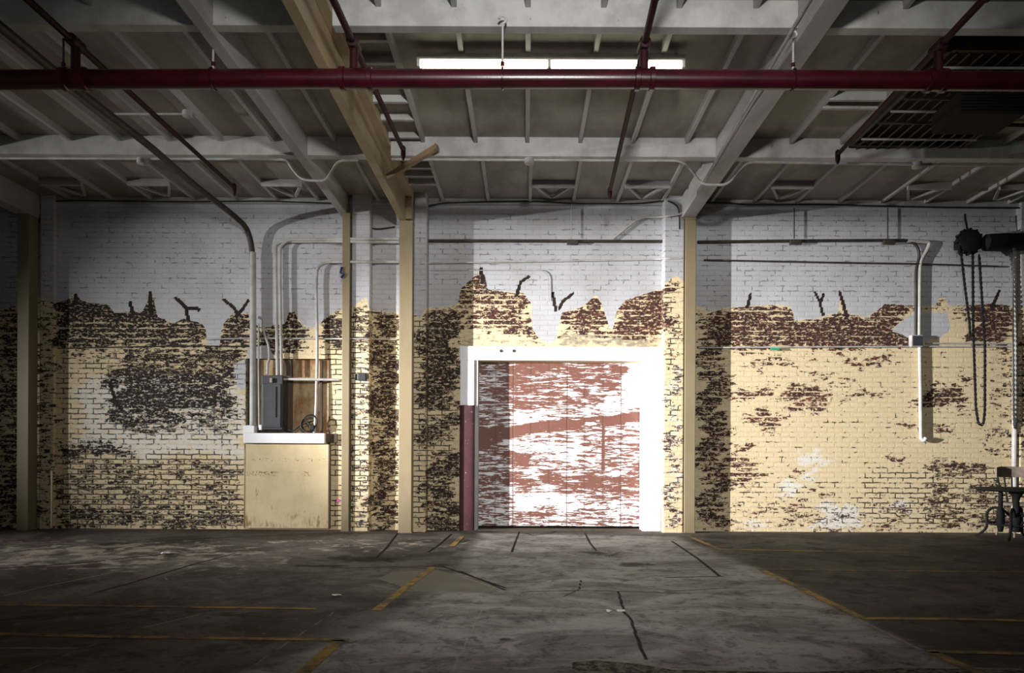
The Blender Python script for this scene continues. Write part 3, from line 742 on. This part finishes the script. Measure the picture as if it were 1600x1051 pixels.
for (p0, p1, tee, lab, yf) in BR:
    zb = EYE + 3.21
    m = mz(tee)
    far = P(p1[0], p1[1], yf); near = Vector((m.x + (m.x - far.x) * (5.5 - 3.0) / (yf - 5.5), 3.0, zb)); far.z = zb
    jn = near.lerp(far, (5.5 - near.y) / (far.y - near.y))
    b = thing('sprinkler_branch', jn, lab, 'pipe')
    thick = .022
    MB().tube([near, jn, far], [.030, .026, thick], 12).build('pipe', 'branch_red', b, smooth=True)
    MB().tube([m + Vector((0, 0, .06)), (m + Vector((0, 0, .06))).lerp(jn, .5), jn], .034, 12).build('riser', 'branch_red', b, smooth=True)
    MB().lathe(jn, [(.03, -.07), (.046, -.065), (.046, .065), (.03, .07)], 12, 'Y').build('tee_fitting', 'branch_red', b, smooth=True)
    for t_ in (.35,):
        c = near.lerp(jn, .75); MB().lathe(c, [(.028, -.03), (.04, -.028), (.04, .028), (.028, .03)], 12, 'Y').build('collar', 'branch_red', b, smooth=True)
    MB().lathe(far, [(.010, -.10), (.022, -.07), (.026, -.05), (.026, .03), (.01, .05)], 10, 'Z').build('sprinkler_head', 'branch_red', b, smooth=True)

# hanger rods
def hanger(px, ytop, lab, mat='white_pipe', y=MY, hook=True):
    m = mz(px); top = P(px, ytop, y); top.x = m.x
    h = thing('pipe_hanger', m, lab, 'hanger')
    MB().tube([m + Vector((0, -.0, .055)), top], .008, 8).build('rod', mat, h, smooth=True)
    ring = [m + Vector((0, math.cos(a) * .079, math.sin(a) * .079)) for a in np.linspace(0, 2 * math.pi, 24, endpoint=False)]
    MB().tube(ring, .007, 6, True).build('clamp_ring', 'red_pipe', h, smooth=True)
    MB().lathe(m + Vector((0, 0, .10)), [(.006, 0), (.016, .004), (.016, .03), (.006, .034)], 8).build('nut', 'red_pipe', h)
    if hook:
        hk = [top + Vector((.028 * math.sin(a), 0, .028 - .028 * math.cos(a))) for a in np.linspace(0, 4.6, 12)]
        MB().tube(hk, .009, 8).build('hook', mat, h, smooth=True)
hanger(785, 36, 'white hook rod holding the red main, in front of the light'); hanger(1239, 60, 'white hook rod holding the red main beside the right beam')
hanger(333, 78, 'pale rod holding the red main under the left white beam', hook=False); hanger(99, 60, 'thin rod holding the red main at far left', 'dark_pipe', hook=False)

# ------------------------------------------------------------------ fluorescent fixture
FY = 6.3; fa, fb = P(653, 100, FY).x, P(1068, 100, FY).x
lf = thing('fluorescent_fixture', ((fa + fb) / 2, FY, 4.5), 'lit two-tube fluorescent strip light under the ceiling joists', 'ceiling light')
MB().box(fa, fb, FY - .07, FY + .07, 4.565, 4.62).build('housing', 'white_pipe', lf, bevel=.004)
xm = P(858, 100, FY).x
for y in (-.035, .035):
    for a, b in ((fa + .035, xm - .02), (xm + .02, fb - .035)):
        MB().tube([(a, FY + y, 4.535), (b, FY + y, 4.535)], .021, 12).build('tube', 'tube', lf, smooth=True)
for x in (fa + .012, xm, fb - .012): MB().box(x - .012, x + .012, FY - .065, FY + .065, 4.505, 4.567).build('lamp_holder', 'white_pipe', lf, bevel=.003)
o = MB().tube(wire([P(1046, 88, 6.3), P(1068, 80, 6.4), P(1095, 86, 6.5), P(1128, 83, 6.55)], .0), .007, 6).build('cable', 'cable', smooth=True); tag(o, 'short black lead leaving the right end of the fluorescent light', 'cable')

# ------------------------------------------------------------------ conduits and cables
def run(name, pts, r, mat, lab, cat, bend=.12, n=10):
    o = MB().tube(rnd_path([P(*p) for p in pts], bend), r, n).build(name, mat, smooth=True); return tag(o, lab, cat)
def boxes(px, py, Y, lab, r=.055, mat='white_pipe'):
    b = thing('junction_box', P(px, py, Y), lab, 'junction box'); c = P(px, py, Y)
    MB().lathe(c, [(r * .9, -.03), (r, -.025), (r, .02), (r * .7, .024)], 16).build('body', mat, b, smooth=True)
    MB().lathe(c - Vector((0, 0, .036)), [(r * .9, 0), (r, .004), (r, .008)], 16).build('lid', mat, b, smooth=True); return b
GY2 = 8.0
run('conduit', [(-60, 247, GY2), (300, 248, GY2), (447, 249, GY2), (458, 266, GY2), (472, 281, GY2), (508, 283, GY2), (518, 268, GY2), (528, 251, GY2), (560, 250, GY2)], .014, 'white_pipe',
    'white conduit dipping under the left white beam', 'conduit', .08)
run('conduit', [(612, 249, GY2), (830, 250, GY2), (1062, 251, GY2), (1078, 262, GY2), (1096, 288, GY2), (1136, 289, GY2), (1154, 270, GY2), (1168, 253, GY2), (1430, 257, GY2), (1700, 259, GY2)], .014, 'white_pipe',
    'white conduit along the far girder, dipping under the right beam', 'conduit', .08)
boxes(293, 177, 7.25, 'round white box on the roof boards in the left bay', .05)
run('conduit', [(172, 178, 7.25), (286, 178, 7.25)], .011, 'white_pipe', 'short level white conduit under the left bay roof boards', 'conduit')
boxes(827, 251, GY2, 'round white box on the conduit behind the red pipes'); boxes(222, 251, GY2, 'round white box on the conduit in the left bay'); boxes(1433, 257, GY2, 'round white box on the conduit below the barred opening')
run('conduit', [(1302, -60, 4.3), (1266, 0, 4.9), (1180, 145, 6.42), (1098, 288, 8.6), (1076, 324, 9.7), (1066, 334, 9.765), (1040, 338, 9.765), (1030, 339, 9.95), (1004, 339, 9.955), (990, 347, 9.96), (958, 373, 9.965)], .016, 'white_pipe',
    'white conduit running down the right beam and bending onto the wall above the door', 'conduit', .2)
run('conduit', [(-30, 18, 5.1), (0, 41, 5.3), (120, 140, 6.2), (240, 233, 7.4), (307, 292, 8.55), (360, 332, 9.5), (386, 355, 9.83), (394, 385, 9.9), (395, 450, 9.9), (395, 664, 9.9)], .038, 'dark_pipe',
    'thick dark conduit coming down from the ceiling to the niche, left of the panel', 'conduit', .3, 14)
o = MB().tube([P(395, 394, 9.9), P(395.5, 500, 9.9), P(395, 665, 9.9)], .043, 14).build('conduit_sleeve', 'white_pipe', smooth=True); tag(o, 'white painted vertical pipe left of the grey electrical panel', 'conduit')
run('conduit', [(404, 505, 9.9), (404, 560, 9.9), (405, 668, 9.9)], .012, 'white_pipe', 'thin upright conduit just left of the grey electrical panel', 'conduit')
run('conduit', [(624, 378, 9.93), (588, 378, 9.93), (578, 378, 9.80), (530, 377, 9.80), (515, 377, 9.93), (440, 377, 9.93), (431, 382, 9.93), (431, 420, 9.93), (433.5, 586, 9.93)], .022, 'white_pipe', 'upright conduit, left of the pair entering the top of the electrical panel', 'conduit', .25)
run('conduit', [(624, 373, 9.90), (588, 373, 9.9), (578, 373, 9.798), (530, 373, 9.798), (515, 374, 9.9), (452, 374, 9.9), (438, 384, 9.9), (437.5, 430, 9.9), (440, 586, 9.9)], .02, 'white_pipe', 'upright conduit, right of the pair entering the top of the electrical panel', 'conduit', .25)
run('conduit', [(624, 409, 9.93), (588, 409, 9.93), (578, 409, 9.80), (535, 409, 9.80), (524, 409, 9.93), (510, 409, 9.93), (496, 416, 9.93), (494, 440, 9.93), (496, 540, 9.93), (494, 640, 9.9), (491, 676, 9.9)], .02, 'white_pipe', 'slender upright conduit at the right of the niche, bent along the wall', 'conduit', .25)
run('conduit', [(440, 592, 9.88), (530, 593, 9.88)], .018, 'white_pipe', 'level white conduit leaving the electrical panel to the right', 'conduit')
run('conduit', [(418, 584, 9.9), (418, 568, 9.9), (421, 560, 9.93), (420, 540, 9.95), (412, 520, 9.95), (412, 498, 9.95), (404, 495, 9.95)], .017, 'white_pipe', 'short bent conduit above the left of the electrical panel', 'conduit', .06)
run('conduit', [(322, 530, 9.97), (392, 528, 9.97), (524, 529, 9.97), (535, 529, 9.81), (578, 529, 9.81), (588, 530, 9.97), (620, 530, 9.97)], .010, 'white_pipe', 'thin level conduit across the wall above the niche', 'conduit')
run('conduit', [(84, 544, 9.975), (280, 540, 9.975), (400, 541, 9.975), (420, 532, 9.975)], .008, 'dark_pipe', 'thin dark level wire across the left wall under the bare brick', 'wire')
run('conduit', [(655, 376, 9.95), (790, 376, 9.95), (1035, 377, 9.95)], .020, 'dark_pipe', 'dark level pipe on the wall high above the door', 'pipe')
run('conduit', [(654, 411, 9.96), (800, 409, 9.96), (1028, 405, 9.96), (1038, 404, 9.785), (1066, 403, 9.785)], .011, 'white_pipe', 'thin level conduit above the door, below the dark pipe', 'conduit')
run('conduit', [(672, 422, 9.975), (848, 422, 9.975), (856, 430, 9.975), (857, 470, 9.975)], .006, 'white_pipe', 'thinnest conduit above the door, turning down over the white paint', 'conduit', .08)
run('conduit', [(1090, 378, 9.95), (1240, 376, 9.95), (1420, 375, 9.95), (1434, 384, 9.955), (1437, 400, 9.96), (1431, 420, 9.965), (1431, 525, 9.965)], .020, 'dark_pipe', 'dark pipe along the right wall bending down to a box', 'pipe', .12)
run('conduit', [(1418, 376, 9.95), (1453, 378, 9.95), (1450, 388, 9.955), (1438, 408, 9.96), (1437, 430, 9.96), (1436, 526, 9.96)], .026, 'white_pipe', 'pale vertical conduit on the right wall above the junction box', 'conduit', .08)
run('conduit', [(1437, 540, 9.96), (1438, 600, 9.96), (1439, 685, 9.96), (1444, 689, 9.94), (1447, 683, 9.92)], .026, 'white_pipe', 'pale vertical conduit hanging below the junction box on the right wall', 'conduit', .05)
run('conduit', [(1100, 406, 9.96), (1300, 410, 9.95), (1430, 412, 9.95), (1560, 416, 9.95)], .012, 'dark_pipe', 'thin dark level pipe under the pipe along the right wall', 'pipe')
run('conduit', [(1092, 543, 9.96), (1250, 542, 9.96), (1430, 541, 9.96), (1640, 541, 9.96)], .011, 'white_pipe', 'long thin level conduit across the right wall below the bare brick', 'conduit')
run('conduit', [(1446, 536, 9.97), (1640, 537, 9.97)], .010, 'white_pipe', 'short level conduit just above the long one, right of the junction box', 'conduit')
for px, y0, lab in ((893, 318, 'thin hanging rod above the door holding the dark pipe'), (1241, 325, 'thin hanging rod on the right wall, nearest the right column'), (1387, 325, 'thin hanging rod on the right wall, left of the hoist')):
    h = thing('pipe_hanger', P(px, 376, 9.93), lab, 'hanger'); MB().tube([P(px, y0, 9.93), P(px, 372, 9.93)], .008, 6).build('rod', 'white_pipe' if px < 1000 else 'dark_pipe', h)
    c = P(px + 2, 378, 9.93); MB().box(c.x - .08, c.x + .08, 9.90, 9.97, c.z - .03, c.z + .03).build('clamp', 'dark_pipe', h, bevel=.008)
jb = thing('junction_box', P(1434, 532, 9.9), 'grey metal junction box in the white paint patch on the right wall', 'junction box')
c = P(1434, 532, 9.9); MB().box(c.x - .085, c.x + .085, 9.91, 9.99, c.z - .085, c.z + .085).build('body', 'white_pipe', jb, bevel=.012); MB().box(c.x - .07, c.x + .07, 9.90, 9.91, c.z - .07, c.z + .07).build('lid', 'panel', jb, bevel=.004)
# black cables along the top of the wall
def cab(pts, lab, r=.011):
    o = MB().tube(rnd_path([P(*p) for p in pts], .15), r, 8).build('cable', 'cable', smooth=True); tag(o, lab, 'cable')
cab([(62, 348, 9.9), (61, 325, 9.92), (68, 315, 9.92), (110, 313, 9.925), (280, 315, 9.92), (420, 314, 9.92), (533, 318, 9.92)], 'black cable along the top of the left wall', .010)
cab([(650, 332, 9.93), (668, 322, 9.93), (690, 317, 9.925), (760, 315, 9.925), (840, 314, 9.92), (900, 318, 9.92), (1000, 318, 9.92), (1030, 314, 9.92), (1046, 314, 9.78), (1060, 322, 9.78), (1062, 340, 9.78), (1062, 358, 9.78)], 'black cable along the top of the wall above the door', .011)
cab([(1092, 316, 9.92), (1140, 317, 9.92), (1170, 320, 9.92), (1280, 319, 9.92), (1380, 322, 9.92), (1480, 324, 9.92), (1660, 325, 9.92)], 'black cable along the top of the right wall', .011)
cab([(553, 352, 9.9), (570, 354, 9.93), (590, 358, 9.95), (617, 354, 9.95)], 'short grey cable high up between the two tan columns', .008)

# ------------------------------------------------------------------ niche, panel, sill, lower board
bx0, bx1 = pX(384, WY), pX(516, WY)
bb = thing('backing_board', ((bx0 + bx1) / 2, WY + .09, NZ0), 'rust-stained plywood lining the niche behind the electrical panel', 'board')
MB().box(NX0 + .005, NX1 - .005, WY + .085, WY + .115, NZ0 + .005, NZ1 - .005).build('plywood', 'niche', bb)
def batten(p0, p1, mat): MB().box(pX(p0, WY), pX(p1, WY), WY + .05, WY + .085, NZ0 + .02, NZ1 - .01).build('batten', mat, bb, bevel=.003)
batten(385, 388, 'darkwood'); batten(397, 403, 'darkwood'); batten(442, 455, 'darkwood'); batten(498, 502, 'darkwood'); batten(512, 515.5, 'darkwood')
pn = thing('electrical_panel', P(424, 672, 9.85), 'dark grey steel electrical panel in the wall niche', 'electrical panel')
a, b = P(408.5, 586, 9.82), P(441, 671, 9.82)
MB().box(a.x, b.x, 9.82, 10.05, b.z, a.z).build('cabinet', 'panel', pn, bevel=.008)
w = b.x - a.x
pdoor = MB().box(a.x + .02, b.x - .02, 9.805, 9.82, b.z + .03, a.z - .12).build('door', 'panel', pn, bevel=.006)
MB().box(b.x - w * .30, b.x - w * .26, 9.797, 9.806, b.z + .17, a.z - .16).build('hinge_slot', 'black', pdoor)
MB().box((a.x + b.x) / 2 - .02, (a.x + b.x) / 2 + .015, 9.785, 9.806, a.z - .105, a.z - .04).build('latch', 'chairwood', pdoor, bevel=.004)
q = P(408, 668, 9.85); MB().box(q.x - .03, q.x + .01, 9.84, 9.9, q.z - .03, q.z + .04).build('end_fitting', 'gloss_white', pn, bevel=.004)
# coil of black cable
ck = P(484, 661, 9.9); cp = []
for i in range(60):
    t_ = i / 59 * 3.2 * 2 * math.pi; rr = .112 + .012 * math.sin(i * .7)
    cp.append(ck + Vector((rr * math.cos(t_ + .5) * (1 + .05 * math.sin(i * .3)), .012 * math.sin(i * .35) - .004 * i / 6, rr * .98 * math.sin(t_ + .5))))
pre = [P(443, 655, 9.87), P(447, 668, 9.87), P(458, 674, 9.87), P(468, 665, 9.87)]
cc = thing('cable_coil', P(484, 674, 9.88), 'coil of black cable lying on the sill beside the electrical panel', 'cable')
MB().tube(rnd_path(pre, .05) + cp, .010, 8).build('loop', 'cable', cc, smooth=True)
e = cp[-1]; MB().tube([e, e + Vector((-.04, -.01, -.03)), P(487, 668, 9.86)], .010, 8).build('tail', 'cable', cc, smooth=True)
MB().box(P(484, 668, 9.86).x, P(491, 668, 9.86).x, 9.84, 9.88, P(484, 671, 9.86).z, P(484, 664, 9.86).z).build('plug', 'cable', cc, bevel=.005)
sl = thing('sill', P(445, 692, 9.9), 'white painted wooden sill under the electrical panel', 'sill')
a, b = P(380, 676, 9.86), P(507, 692.5, 9.86); MB().box(a.x, b.x, 9.86, 10.09, b.z, a.z).build('board', 'gloss_white', sl, bevel=.008)
a2, b2 = P(380, 664, 9.87), P(397, 676, 9.87); MB().box(a2.x, b2.x, 9.87, 9.99, b2.z, a2.z).build('end_block', 'gloss_white', sl, bevel=.006)
a3, b3 = P(507, 677, 9.93), P(527, 691, 9.93); o = MB().box(a3.x, b3.x, 9.93, 9.955, b3.z, a3.z).build('batten_end', 'darkwood', bevel=.004); tag(o, 'short dark wooden block at the right end of the white sill', 'block')
lb = thing('cover_board', P(448, 822, 9.95), 'cream painted board covering the wall below the white sill', 'board')
a, b = P(383, 693, 9.95), P(513, 822, 9.95); MB().box(a.x, b.x, 9.95, 9.995, .02, a.z).build('sheet', 'cover', lb, bevel=.004)
MB().box(b.x, b.x + .02, 9.94, 9.995, .02, a.z).build('edge_strip', 'darkwood', lb)
MB().box(a.x - .012, a.x, 9.945, 9.995, .02, a.z).build('edge_strip', 'niche', lb)
# little dark lamp / camera on pilaster, blue tie and thin side pipes
cb = thing('wall_fixture', P(563, 590, 9.76), 'small dark box fixed to the brick pilaster between the tan columns', 'wall box')
c = P(565, 589, 9.76); MB().box(c.x - .05, c.x + .07, 9.71, 9.80, c.z - .05, c.z + .05).build('body', 'panel', cb, bevel=.012)
MB().lathe(c + Vector((-.05, 0, 0)), [(.03, -.035), (.045, -.03), (.045, .01)], 12, 'X').build('lens_hood', 'black', cb, smooth=True)
o = MB().tube([P(534, 417, 9.765), P(532, 426, 9.76), P(537, 428, 9.76), P(533, 434, 9.76)], .016, 8).build('cloth_tie', 'blue', smooth=True); tag(o, 'small dark blue tie on the slim tan column', 'tie')
o = MB().box(P(79.5, 740, 9.88).x, P(82, 740, 9.88).x, 9.87, 9.895, .02, P(80, 735, 9.88).z).build('stick', 'board', bevel=.003); tag(o, 'thin pale upright stick leaning at the left brick pilaster', 'stick')
o = MB().tube([P(1587, 385, 9.93), P(1586, 560, 9.93), P(1585, 725, 9.93), P(1585, 831, 9.93)], .035, 12).build('downpipe', 'white_pipe', smooth=True); tag(o, 'white vertical downpipe at the right edge behind the chair', 'pipe')
c = P(1212, 545, 9.94); o = MB().box(c.x - .07, c.x + .06, 9.935, 9.95, c.z - .016, c.z + .016).build('green_tape', 'green', bevel=.004); tag(o, 'green tape on the thin conduit across the right wall', 'tape')
c = P(529, 782, 9.925); o = MB().lathe(c, [(.001, -.004), (.025, -.003), (.025, 0)], 9, 'Y').build('paint_mark', 'pink'); tag(o, 'small pink spray mark low beside the slim tan column', 'paint mark')

# ------------------------------------------------------------------ chain hoist at the right
HY = 9.7
hc = P(1513, 378, HY)
ho = thing('chain_hoist', hc, 'black chain hoist with hanging chains, high on the right wall', 'hoist')
wheel = MB().lathe(hc, [(.03, -.09), (.12, -.085), (.155, -.07), (.155, -.035), (.125, -.02), (.125, .0), (.155, .015), (.155, .05), (.10, .06), (.03, .07)], 20, 'Y').build('chain_wheel', 'black', ho, smooth=True)
for k in range(12):
    a = k * math.pi / 6; p = hc + Vector((math.cos(a) * .165, -.01, math.sin(a) * .165)); MB().box(p.x - .016, p.x + .016, p.y - .05, p.y + .05, p.z - .016, p.z + .016).build('cog_tooth', 'black', wheel, bevel=.004)
ax = P(1535, 378, HY); bx = P(1700, 372, HY)
MB().tube([hc, ax, P(1540, 379, HY), P(1575, 378, HY), P(1580, 376, HY), bx], [.05, .06, .115, .125, .10, .11], 18).build('barrel', 'black', ho, smooth=True)
MB().box(hc.x - .03, hc.x + .03, HY + .02, WY - .01, hc.z - .03, hc.z + .06).build('wall_bracket', 'black', ho, bevel=.006)
MB().tube([hc + Vector((0, 0, .1)), P(1508, 340, HY), P(1508, 334, HY)], .014, 8).build('hanger_rod', 'black', ho)
MB().tube(rnd_path([P(1500, 388, HY), P(1498, 394, HY), P(1502, 398, HY)], .02), .02, 8).build('guide_hook', 'black', ho)
def chain(path, L=.042):
    path = [Vector(p) for p in path]; mb = MB(); dist = 0; k = 0; seg = 0
    cum = [0]
    for a, b in zip(path[:-1], path[1:]): cum.append(cum[-1] + (b - a).length)
    s = 0
    while s < cum[-1]:
        while seg < len(cum) - 2 and s > cum[seg + 1]: seg += 1
        d = (path[seg + 1] - path[seg]).normalized(); c = path[seg] + d * (s - cum[seg])
        side = Vector((1, 0, 0)) - d * d.x if k % 2 == 0 else Vector((0, 1, 0)) - d * d.y
        side = side.normalized() if side.length > .05 else Vector((0, 0, 1))
        ring = [c + d * (math.cos(t) * .026) + side * (math.sin(t) * .013) for t in np.linspace(0, 2 * math.pi, 8, endpoint=False)]
        mb.tube(ring, .0085, 5, True); s += L * .8; k += 1
    return mb
chain(rnd_path([P(1520, 395, HY), P(1521, 520, HY), P(1525, 640, HY), P(1529, 661, HY), P(1533, 665, HY), P(1537, 660, HY), P(1539, 640, HY), P(1539, 536, HY), P(1530, 400, HY)], .1)).build('chain', 'black', ho, smooth=False)
chain([P(1502, 398, HY), P(1508, 450, HY), P(1515, 505, HY), P(1516, 525, HY)]).build('chain', 'black', ho)

# ------------------------------------------------------------------ table and chair at the right
TY = 9.15; tc = P(1588, 763, TY); tx = tc.x; tz = tc.z
tb_ = thing('pedestal_table', (tx, TY, 0), 'round black iron table with curved legs at the right edge', 'table')
MB().lathe((tx, TY, tz), [(.40, -.035), (.44, -.03), (.46, -.012), (.46, .0), (.45, .008)], 40).build('tabletop', 'black', tb_, smooth=True)
MB().lathe((tx, TY, 0), [(.05, .10), (.06, .14), (.045, .2), (.065, .26), (.045, .36), (.035, .5), (.05, .56), (.10, tz - .035)], 18).build('column', 'black', tb_, smooth=True)
for s in (-.19, .19):
    MB().lathe((tx + s, TY + .02, 0), [(.028, .10), (.045, .2), (.05, .32), (.028, .42), (.026, tz - .03)], 14).build('post', 'black', tb_, smooth=True)
for k in range(4):
    a = math.pi / 4 + k * math.pi / 2; d = Vector((math.cos(a), math.sin(a), 0)); o0 = Vector((tx, TY, 0))
    pts = [o0 + d * r_ + Vector((0, 0, z_)) for r_, z_ in ((.06, .30), (.16, .40), (.26, .41), (.33, .34), (.32, .22), (.33, .12), (.40, .05), (.47, .016))]
    pp = rnd_path(pts, .06, 4); MB().tube(pp, [.017] * (len(pp) - 1) + [.012], 10).build('leg', 'black', tb_, smooth=True)
ring = [Vector((tx + .31 * math.cos(a), TY + .31 * math.sin(a), .20)) for a in np.linspace(0, 2 * math.pi, 40, endpoint=False)]
MB().tube(ring, .012, 8, True).build('stretcher_ring', 'black', tb_, smooth=True)
CYc = 9.52; cxr = P(1576, 740, CYc + .2).x
ch = thing('chair', (cxr, CYc, 0), 'wooden chair with curved backrest behind the round black table', 'chair')
bz = P(1576, 737, CYc + .2).z
mb = MB(); N = 12; prof = []
for i in range(N + 1):
    u = -1 + 2 * i / N; x = cxr + u * .215; y = CYc + .22 - .08 * u * u; hh = .075 * (1 - .25 * u ** 4)
    prof += [(x, y - .012, bz - hh), (x, y - .012, bz + hh), (x, y + .012, bz + hh), (x, y + .012, bz - hh)]
fs = [(0, 1, 2, 3), (4 * N + 3, 4 * N + 2, 4 * N + 1, 4 * N)]
for i in range(N):
    for k in range(4): fs.append((4 * i + k, 4 * i + (k + 1) % 4, 4 * (i + 1) + (k + 1) % 4, 4 * (i + 1) + k))
mb.add(prof, fs).build('backrest', 'chairwood', ch, smooth=True, bevel=.004)
MB().lathe((cxr, CYc, .44), [(.17, -.02), (.20, -.015), (.205, .005), (.19, .018), (.16, .012)], 28).build('seat', 'chairwood', ch, smooth=True)
for u in (-.55, -.2, .2, .55):
    MB().tube([(cxr + u * .19, CYc + .17, .45), (cxr + u * .26, CYc + .215, bz - .06)], .011, 8).build('spindle', 'black', ch, smooth=True)
for sx, sy in ((-1, -1), (1, -1), (-1, 1), (1, 1)):
    MB().tube([(cxr + sx * .12, CYc + sy * .12, .43), (cxr + sx * .18, CYc + sy * .18, 0.004)], [.019, .014], 10).build('leg', 'chairwood', ch, smooth=True)

# ------------------------------------------------------------------ scraps on the floor
def scrap(px, py, s, lab):
    c = FL(px, py); mb = MB(); n_ = 7
    vs = [(c.x + s * (1 + .4 * random.random()) * math.cos(k * 2 * math.pi / n_), c.y + s * .8 * (1 + .5 * random.random()) * math.sin(k * 2 * math.pi / n_), .004 + .014 * random.random()) for k in range(n_)]
    vs2 = [(x, y, z + .004) for x, y, z in vs]
    mb.add(vs + vs2, [tuple(range(n_))[::-1], tuple(range(n_, 2 * n_))] + [(k, (k + 1) % n_, n_ + (k + 1) % n_, n_ + k) for k in range(n_)])
    tag(mb.build('paper_scrap', 'paper'), lab, 'scrap')
scrap(261, 865, .05, 'crumpled pale scrap on the cracked floor in front of the left wall'); scrap(526, 931, .035, 'pale scrap on the floor between the yellow lines, left of the aisle')
scrap(170, 877, .022, 'tiny pale scrap on the far left floor'); scrap(952, 957, .018, 'tiny pale scrap on the aisle floor beside the dark floor crack')
o = MB().box(FL(968, 950).x - .03, FL(968, 950).x + .025, FL(968, 954).y - .02, FL(968, 954).y + .012, .001, .008).build('chip', 'paper'); tag(o, 'flat pale chip touching the dark floor crack in the aisle', 'chip')

# ------------------------------------------------------------------ light
def spot(name, loc, aim, watts, deg, blend=1.0, rad=.06, col=(1, 1, 1)):
    l = bpy.data.lights.new(name, 'SPOT'); l.energy = watts; l.spot_size = math.radians(deg); l.spot_blend = blend; l.shadow_soft_size = rad; l.color = col
    o = bpy.data.objects.new(name, l); COL.objects.link(o); o.location = loc
    o.rotation_euler = (Vector(aim) - Vector(loc)).to_track_quat('-Z', 'Y').to_euler(); return o
KEY = (-14.9, 3.0, 2.5)
spot('work_lamp', KEY, (1.7, 10, 1.6), 41000, 19.5, 1, .06, (1, .985, .965))
spot('work_lamp', KEY, (.4, 10, 1.35), 6600, 38, 1, .06, (1, .985, .965))
spot('camera_lamp', (.25, -.6, 3.3), (.3, 10, 2.2), 1700, 76, 1, .2, (1, .98, .95))
al = bpy.data.lights.new('rear_fill', 'AREA'); al.shape = 'RECTANGLE'; al.size = 8; al.size_y = 2.5; al.energy = 60; al.color = (.92, .96, 1)  # added soft fill light behind the camera; no window is seen there
ao = bpy.data.objects.new('rear_fill', al); COL.objects.link(ao); ao.location = (0, -5, 2.4); ao.rotation_euler = (Vector((0, 8, 2.2)) - ao.location).to_track_quat('-Z', 'Y').to_euler()
w = bpy.data.worlds.new('world'); scene.world = w; w.use_nodes = True
bg = w.node_tree.nodes['Background']; bg.inputs[0].default_value = (.5, .55, .6, 1); bg.inputs[1].default_value = .012

for o in scene.objects:
    if '_o' in o: del o['_o']
vs = scene.view_settings
vs.view_transform = 'Standard'; vs.look = 'None'; vs.exposure = 0.0; vs.gamma = 1; vs.use_curve_mapping = False
